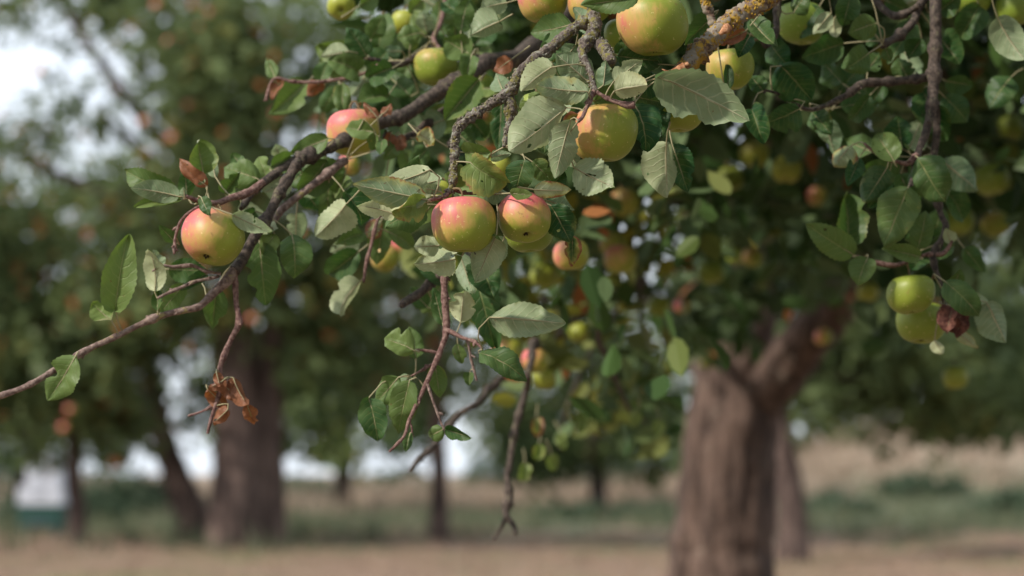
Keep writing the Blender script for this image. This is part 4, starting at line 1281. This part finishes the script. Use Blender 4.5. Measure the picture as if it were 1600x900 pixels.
def apple(px, py, d, dia, label, blush=0.8, ripe=0.5, down=(0.0, -1.0, 0.1), bdir=(-0.75, 0.5, 0.35), group='apples hanging on the near tree', reach=0.09, detail=True, hgt=0.9, parent_d=None):
    """down = where the calyx points, bdir = which flank is red, both as (right, up, towards camera)"""
    global APN
    APN += 1
    c = at(px, py, d)
    Rm = 0.5 * dia * mpp(d) / 1.02
    dn = (RT * down[0] + UP * down[1] - FW * down[2]).normalized()
    Z = -dn
    X = Z.orthogonal().normalized()
    X.rotate(Quaternion(Z, random.uniform(0, 6.28)))
    Y = Z.cross(X)
    Mx = Matrix((X, Y, Z)).transposed()
    inv = Mx.inverted()
    bw = inv @ (RT * bdir[0] + UP * bdir[1] - FW * bdir[2])
    me = apple_mesh(Rm, APN + 5, bw, blush, ripe, *((34, 44) if detail else (18, 24)), hgt)
    o = bpy.data.objects.new('apple', me)
    link(o, None, c)
    o.rotation_euler = Mx.to_euler()
    tag(o, label, 'apple', group)
    # stalk up to the wood that carries it
    top = Vector((0, 0, Rm * 0.50))
    dist, bo, bp = nearest_branch(c + Mx @ (top * 2.0))
    if dist < reach:
        q = inv @ (bp - c)
        e = [(top, 0.0012), (Vector((0, 0, Rm * 1.0)), 0.0012), (Vector((q.x * 0.45, q.y * 0.45, max(Rm * 1.12, q.z * 0.8))), 0.0014), (q, 0.0018)]
    else:
        e = [(top, 0.0012), (Vector((0, 0, Rm * 0.95)), 0.0012), (Vector((Rm * 0.15, 0, Rm * 1.45)), 0.0018)]
    sm, _ = tube('stalk', e, M['stalk'], step=0.004, seg=6, rough=0.1)
    so_ = bpy.data.objects.new('stalk', sm)
    col.objects.link(so_)
    so_.parent = o
    # dried calyx
    V, F = [], []
    zb = -Rm * hgt * 0.75
    for s_ in range(5):
        a = s_ * 2 * math.pi / 5 + 0.3
        dr = Vector((math.cos(a), math.sin(a), 0)); tt = Vector((-math.sin(a), math.cos(a), 0))
        b0 = len(V)
        for (rr, ww, zz) in ((0.02, 0.03, 0.04), (0.06, 0.045, -0.01), (0.085, 0.03, -0.06), (0.06, 0.004, -0.12)):
            V.append(dr * rr * Rm + tt * ww * Rm + Vector((0, 0, zb + zz * Rm)))
            V.append(dr * rr * Rm - tt * ww * Rm + Vector((0, 0, zb + zz * Rm)))
        for q_ in range(3):
            F.append((b0 + 2 * q_, b0 + 2 * q_ + 1, b0 + 2 * q_ + 3, b0 + 2 * q_ + 2))
    co = bpy.data.objects.new('calyx', mesh_py('calyx', V, F, M['calyx'], False))
    col.objects.link(co)
    co.parent = o
    return o


UPL = (-0.45, 0.85, 0.2)
LFT = (-0.9, 0.25, 0.3)
apple(724, 350, 2.48, 105, 'pink-topped yellow-green apple, larger of the sharp pair in the centre', 1.22, 0.55, (0.05, -1, 0.12), (-0.45, 0.85, 0.1))
apple(819, 340, 2.50, 86, 'pink-cheeked apple in the centre with its dark calyx showing at the bottom', 1.2, 0.6, (0.08, -0.85, 0.52), (-0.1, 0.9, 0.25))
apple(825, 360, 2.575, 82, 'dull green apple tucked behind the apple with the dark calyx', 0.15, 0.15, (0.05, -1, 0.1))
apple(945, 207, 2.50, 109, 'sharp yellow-green apple with pink left cheek under the lichen spur', 0.92, 0.5, (0.02, -1, 0.05), (-0.95, 0.35, 0.1))
apple(1020, 38, 2.53, 115, 'large apple at the top beside the broken branch, pink on its left', 0.78, 0.45, (0.05, -1, 0.05), (-0.95, 0.1, 0.2))
apple(848, 0, 2.66, 80, 'apple cut by the top edge above the lichen branch, pink left flank', 0.95, 0.55, (0.1, -1, 0.1), LFT)
apple(922, 6, 2.64, 72, 'apple half hidden behind the lichen branch at the top edge', 0.8, 0.6, (0, -1, 0.1), LFT)
apple(972, 54, 2.66, 60, 'green apple peeping out between the lichen spur and the large top apple', 0.2, 0.35)
apple(1141, 108, 2.70, 78, 'shaded apple with orange left cheek to the right of the broken branch', 0.62, 0.45, (0.05, -1, 0.05), LFT)
apple(1060, 170, 2.62, 84, 'yellow-green apple mostly hidden behind the widest leaf', 0.15, 0.6)
apple(838, 168, 2.66, 56, 'small green apple behind the pale leaves left of the lichen spur', 0.3, 0.3)
apple(332, 371, 2.64, 102, 'pink and yellow apple on the left bough with a creased hollow at its base', 1.15, 0.7, (-0.22, -0.85, 0.45), (-0.85, 0.5, 0.15), hgt=0.86)
apple(551, 207, 2.84, 86, 'orange-red apple sitting behind the left bough', 1.2, 1.2, (0.1, -1, 0.1), (-0.5, 0.8, 0.2))
apple(680, 104, 2.97, 70, 'green apple with a pink shoulder behind the upper twig', 0.6, 0.25, (0, -1, 0.1), (-0.6, 0.8, 0.0))
apple(632, 34, 3.15, 44, 'small yellow apple near the top, left of the grey leaf', 0.3, 0.9, detail=False)
apple(597, 46, 3.2, 40, 'small dull green apple left of the small yellow apple', 0.2, 0.2, detail=False)
apple(533, 10, 3.1, 46, 'yellow apple at the top edge, leftmost on the near tree, calyx towards the viewer', 0.2, 0.9, (0.1, -0.5, 0.85))
apple(1423, 460, 2.84, 77, 'upper of the two stacked green apples on the right twig', 0.28, 0.40, (0.05, -1, 0.15), (-0.6, 0.7, 0.3), hgt=0.84)
apple(1440, 504, 2.90, 82, 'lower of the two stacked green apples, partly behind the other', 0.22, 0.35, (-0.05, -1, 0.2), LFT, hgt=0.84)
apple(1252, 36, 2.92, 78, 'dark green apple in deep shade near the top right', 0.05, 0.05)
apple(1519, -4, 3.05, 62, 'shaded green apple cut by the top edge right of the hanging branch', 0.05, 0.05)
apple(1584, 14, 3.05, 62, 'shaded green apple in the top right corner', 0.08, 0.1)
# blurred apples farther into the crown
BLUR = [
    (892, 398, 3.15, 58, 1.0, 0.9, 'pink and yellow apple behind the dark hanging leaf in the centre'),
    (970, 405, 4.0, 54, 0.9, 0.75, 'blurred pink and yellow apple with a calyx notch, right of centre'),
    (958, 382, 4.2, 44, 0.6, 0.6, 'blurred green apple touching the top of the pink one right of centre'),
    (976, 316, 4.2, 48, 0.7, 1.0, 'blurred orange-yellow apple under the pale hanging leaf'),
    (1178, 240, 4.3, 50, 0.5, 0.75, 'blurred yellow apple, left of the two below the widest leaf tip'),
    (1229, 265, 4.3, 50, 0.35, 0.95, 'blurred yellow apple, right of the two below the widest leaf tip'),
    (1140, 280, 4.6, 46, 0.1, 0.5, 'dim green blurred apple lower left of the two yellow ones'),
    (1276, 306, 4.8, 34, 1.0, 0.9, 'small blurred pinkish apple below the two yellow ones'),
    (1111, 426, 4.8, 44, 0.05, 0.2, 'blurred plain green apple above the near trunk'),
    (1176, 402, 5.0, 34, 0.75, 0.3, 'small blurred pale apple above the near trunk'),
    (1150, 400, 5.2, 30, 0.1, 0.3, 'small blurred green apple between two others above the trunk'),
    (1030, 478, 4.8, 38, 0.05, 0.45, 'blurred green apple beside the bright gaps left of the trunk'),
    (1066, 478, 5.2, 26, 1.2, 0.9, 'tiny blurred orange apple left of the trunk fork'),
    (1356, 456, 5.0, 36, 0.3, 0.8, 'blurred yellow apple left of the two stacked green apples'),
    (1286, 526, 5.6, 30, 1.0, 0.9, 'blurred apple at the trunk fork, red on one side'),
    (1493, 590, 4.4, 42, 0.3, 0.7, 'lowest blurred yellow-green apple, below the stacked pair'),
    (1549, 280, 4.0, 60, 0.05, 0.25, 'large blurred green apple near the right edge'),
    (1500, 346, 4.2, 48, 0.05, 0.2, 'blurred green apple left of the pale one at the right'),
    (1556, 350, 4.4, 46, 0.55, 0.6, 'blurred pale pinkish apple near the right edge'),
    (793, 551, 3.8, 52, 0.95, 0.75, 'blurred pink and yellow apple, left of the pair in the lower middle'),
    (836, 563, 3.65, 45, 1.15, 0.9, 'blurred orange apple, right of the pair in the lower middle'),
    (850, 592, 3.95, 40, 0.1, 0.75, 'blurred yellow-green apple under the pair in the lower middle'),
    (602, 404, 3.6, 46, 0.8, 0.7, 'blurred orange and green apple behind the dry hanging stem'),
    (628, 382, 4.2, 34, 1.3, 0.9, 'small blurred red apple just left of the central apples'),
    (545, 258, 3.4, 36, 1.2, 0.7, 'small blurred red apple under the left bough'),
    (905, 520, 4.4, 34, 0.2, 0.7, 'small blurred yellow-green apple in the lower middle foliage'),
    (850, 430, 4.2, 46, 0.1, 0.6, 'blurred yellow-green apple below the dull green one'),
    (740, 110, 3.6, 44, 0.3, 0.4, 'blurred green apple in the foliage behind the lichen branch'),
    (1580, 200, 4.6, 44, 0.1, 0.3, 'blurred dim apple by the right edge below the corner'),
    (1400, 210, 4.6, 40, 0.1, 0.5, 'blurred dim apple behind the right twig'),
    (780, 262, 3.5, 40, 0.1, 0.9, 'yellow apple peeping out behind the leaves above the central apples'),
    (688, 300, 2.62, 40, 0.2, 0.9, 'yellow-green apple mostly hidden behind the leaves left of the central apple'),
]
for px, py, d, dia, b, r, lab in BLUR:
    apple(px, py, d, dia, lab, b, r, (random.uniform(-.2, .2), -1, random.uniform(0, .5)), (random.uniform(-.9, -.3), random.uniform(.2, .8), .3), detail=False)
# red apples in the far trees
RED = 'small blurred orange-red apple deep in the crown of the double-stemmed tree'
for px, py, d, lab in [(64, 112, 22.8, 'blurred red apple standing alone against the bright sky gap'), (226, 190, 22.6, 'blurred orange apple at the right rim of the bright sky gap'),
                       (265, 66, 22.4, RED), (270, 215, 22.6, RED), (303, 8, 22.5, RED), (300, 100, 22.8, RED), (432, 178, 22.6, RED), (296, 165, 22.9, RED), (395, 90, 22.9, RED), (330, 20, 22.7, RED), (435, 135, 22.8, RED),
                       (245, 8, 22.6, 'blurred orange apple at the top edge right of the sky gap'), (140, 365, 24.6, 'blurred orange apple above the tall upright leaf on the left twig'),
                       (395, 498, 23.2, 'blurred orange apple in front of the double stem, beside the hanging twig'), (545, 402, 23.2, 'blurred orange apple left of the dry hanging stem'),
                       (100, 668, 23.4, 'lower blurred orange apple above the pale hive'), (470, 362, 23.0, 'blurred orange apple beside the hanging leaf right of the left bough'),
                       (110, 640, 23.4, 'upper blurred orange apple above the pale hive'), (350, 330, 22.8, RED), (500, 190, 22.7, RED)]:
    apple(px, py, d, 16, lab, 1.4, 1.0, group='red apples in the far crowns', detail=False)


# ------------------------------------------------------------------ the rest of the near tree's crown
YB = [(430, -80), (480, 20), (560, 190), (640, 320), (700, 410), (800, 560), (850, 640), (900, 680), (980, 690), (1060, 650), (1090, 590), (1130, 560), (1250, 540), (1330, 500), (1450, 430), (1600, 420), (2200, 520)]


def yb(x):
    return float(np.interp(x, [a for a, b in YB], [b for a, b in YB]))


g = np.random.default_rng(5)
cs, sp, ct, cz = [], [], [], []
tries = 0
while len(cs) < 1000 and tries < 30000:
    tries += 1
    x = g.uniform(470, 2000)
    d = 3.6 + 3.3 * g.random() ** 0.9
    y = g.uniform(-260, 690)
    cur = 620 < x < 1095 and y > 300
    if cur:
        d = g.uniform(3.35, 4.9)
    if any(q[2] > d - 0.15 and (q[0] - x) ** 2 + (q[1] - y) ** 2 < (q[3] * 0.5 + 42) ** 2 for q in BLUR):
        continue
    lim = yb(x)
    if y > lim - 25:
        continue
    if x < 700 and d > 4.2:
        continue
    if 1060 < x < 1360 and y > 400 and (y > (545 if x < 1180 else 470) or d < 5.6 or g.random() < 0.3):
        continue
    # the lower curtain left of the trunk is thin
    if 900 < x < 1085 and y > 420 and g.random() < 0.35:
        continue
    if x < 900 and y > 300 and g.random() < 0.25:
        continue
    cs.append(tuple(at(x, y, d)))
    sp.append(g.uniform(0.07, 0.20))
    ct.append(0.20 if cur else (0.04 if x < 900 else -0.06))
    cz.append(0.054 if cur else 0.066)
for _ in range(26):        # leaves hanging round the fork of the trunk
    cs.append(tuple(at(g.uniform(1060, 1180), g.uniform(420, 535), g.uniform(6.5, 7.2))))
    sp.append(g.uniform(0.06, 0.13)); ct.append(0.05); cz.append(0.066)
cs = np.array(cs); sp = np.array(sp)
p1, n1, i1 = clump_points(cs, 16, sp, g, 0.9)
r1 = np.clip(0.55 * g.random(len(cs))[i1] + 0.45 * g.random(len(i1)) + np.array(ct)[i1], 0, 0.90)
r1 = np.where(g.random(len(r1)) < 0.022, 0.98, r1)
rel = p1 - np.array(CAM)
dep = rel @ np.array(FW)
pxs = 800 + FPX * (rel @ np.array(RT)) / dep
pys = 450 - FPX * (rel @ np.array(UP)) / dep
keep = np.ones(len(p1), bool)
for q in BLUR:
    keep &= ~((dep < q[2]) & ((pxs - q[0]) ** 2 + (pys - q[1]) ** 2 < (q[3] * 0.5 + 16) ** 2) & (g.random(len(p1)) < 0.92))
keep &= ~((dep < 7.4) & (pys > 575) & (np.abs(pxs - 1150) < 95))
keep &= ~((dep < 7.4) & (pys > 490) & (pxs > 1185) & (pxs < 1320))
p1, n1, r1, i1 = p1[keep], n1[keep], r1[keep], i1[keep]
# canopy above and to the right of the frame, which shades the right-hand side
cs2 = []
while len(cs2) < 700:
    c = np.array([g.uniform(-0.25, 4.6), g.uniform(1.7, 10.0), g.uniform(1.5, 3.6)])
    q = ((c[0] - 1.1) / 3.4) ** 2 + ((c[1] - 6.0) / 4.6) ** 2 + ((c[2] - 1.4) / 2.2) ** 2
    if q > 1:
        continue
    top = CAM.z + c[1] * (740.0 / FPX) + 0.16
    if c[2] < top:
        continue
    cs2.append(c)
while len(cs2) < 1050:      # low roof of leaves added out of frame to darken the right-hand side
    c = np.array([g.uniform(0.12, 2.6), g.uniform(0.6, 4.2), g.uniform(1.25, 2.4)])
    if c[2] > CAM.z + c[1] * (740.0 / FPX) + 0.15:
        cs2.append(c)
p2, n2, i2 = clump_points(np.array(cs2), 16, 0.22, g, 0.9)
r2 = np.clip(0.55 * g.random(len(cs2))[i2] + 0.45 * g.random(len(i2)), 0, 0.96)
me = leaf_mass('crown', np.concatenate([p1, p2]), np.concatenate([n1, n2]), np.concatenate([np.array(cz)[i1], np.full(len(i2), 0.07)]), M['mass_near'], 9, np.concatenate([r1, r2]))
o = bpy.data.objects.new('crown', me)
link(o, tree)
o['kind'] = 'stuff'
# side branches carrying those clumps
anchors = [at(1130, 300, 6.9), at(1090, 160, 6.0), at(1080, -60, 4.8), at(1060, -220, 3.7), at(1000, 440, 5.8), at(930, 330, 4.9), at(860, 260, 4.2), at(1400, 300, 6.6), at(1470, 120, 5.8), at(1500, -80, 4.7), at(1500, 330, 6.6), at(1640, 240, 6.0)]
for j, i in enumerate(g.choice(len(cs), 46, replace=False)):
    c = Vector(cs[i])
    a = min(anchors, key=lambda q: (q - c).length)
    m_ = a.lerp(c, 0.5) + Vector((g.normal() * 0.05, g.normal() * 0.05, 0.06 + g.normal() * 0.04))
    limb('branch', [(a, 0.012), (m_, 0.008), (c, 0.003)], 'bark_dark', False, step=0.05, seg=7, rough=0.15, freq=30, seed=300 + j, wob=0.015)
# yellowed leaves on the low curtain left of the trunk
for px, py, d in [(838, 668, 3.7), (876, 690, 4.0), (905, 662, 3.9), (996, 655, 4.0), (1030, 668, 4.1), (862, 722, 3.9), (843, 706, 3.8), (820, 738, 3.8)]:
    leaf(px, py - 13, px + random.uniform(-8, 8), py + 14, 17, 'u', d, 1.0, 0.2 if px != 838 else 0.55, reach=0.05)
print('leaves', NLEAF, 'apples', APN)
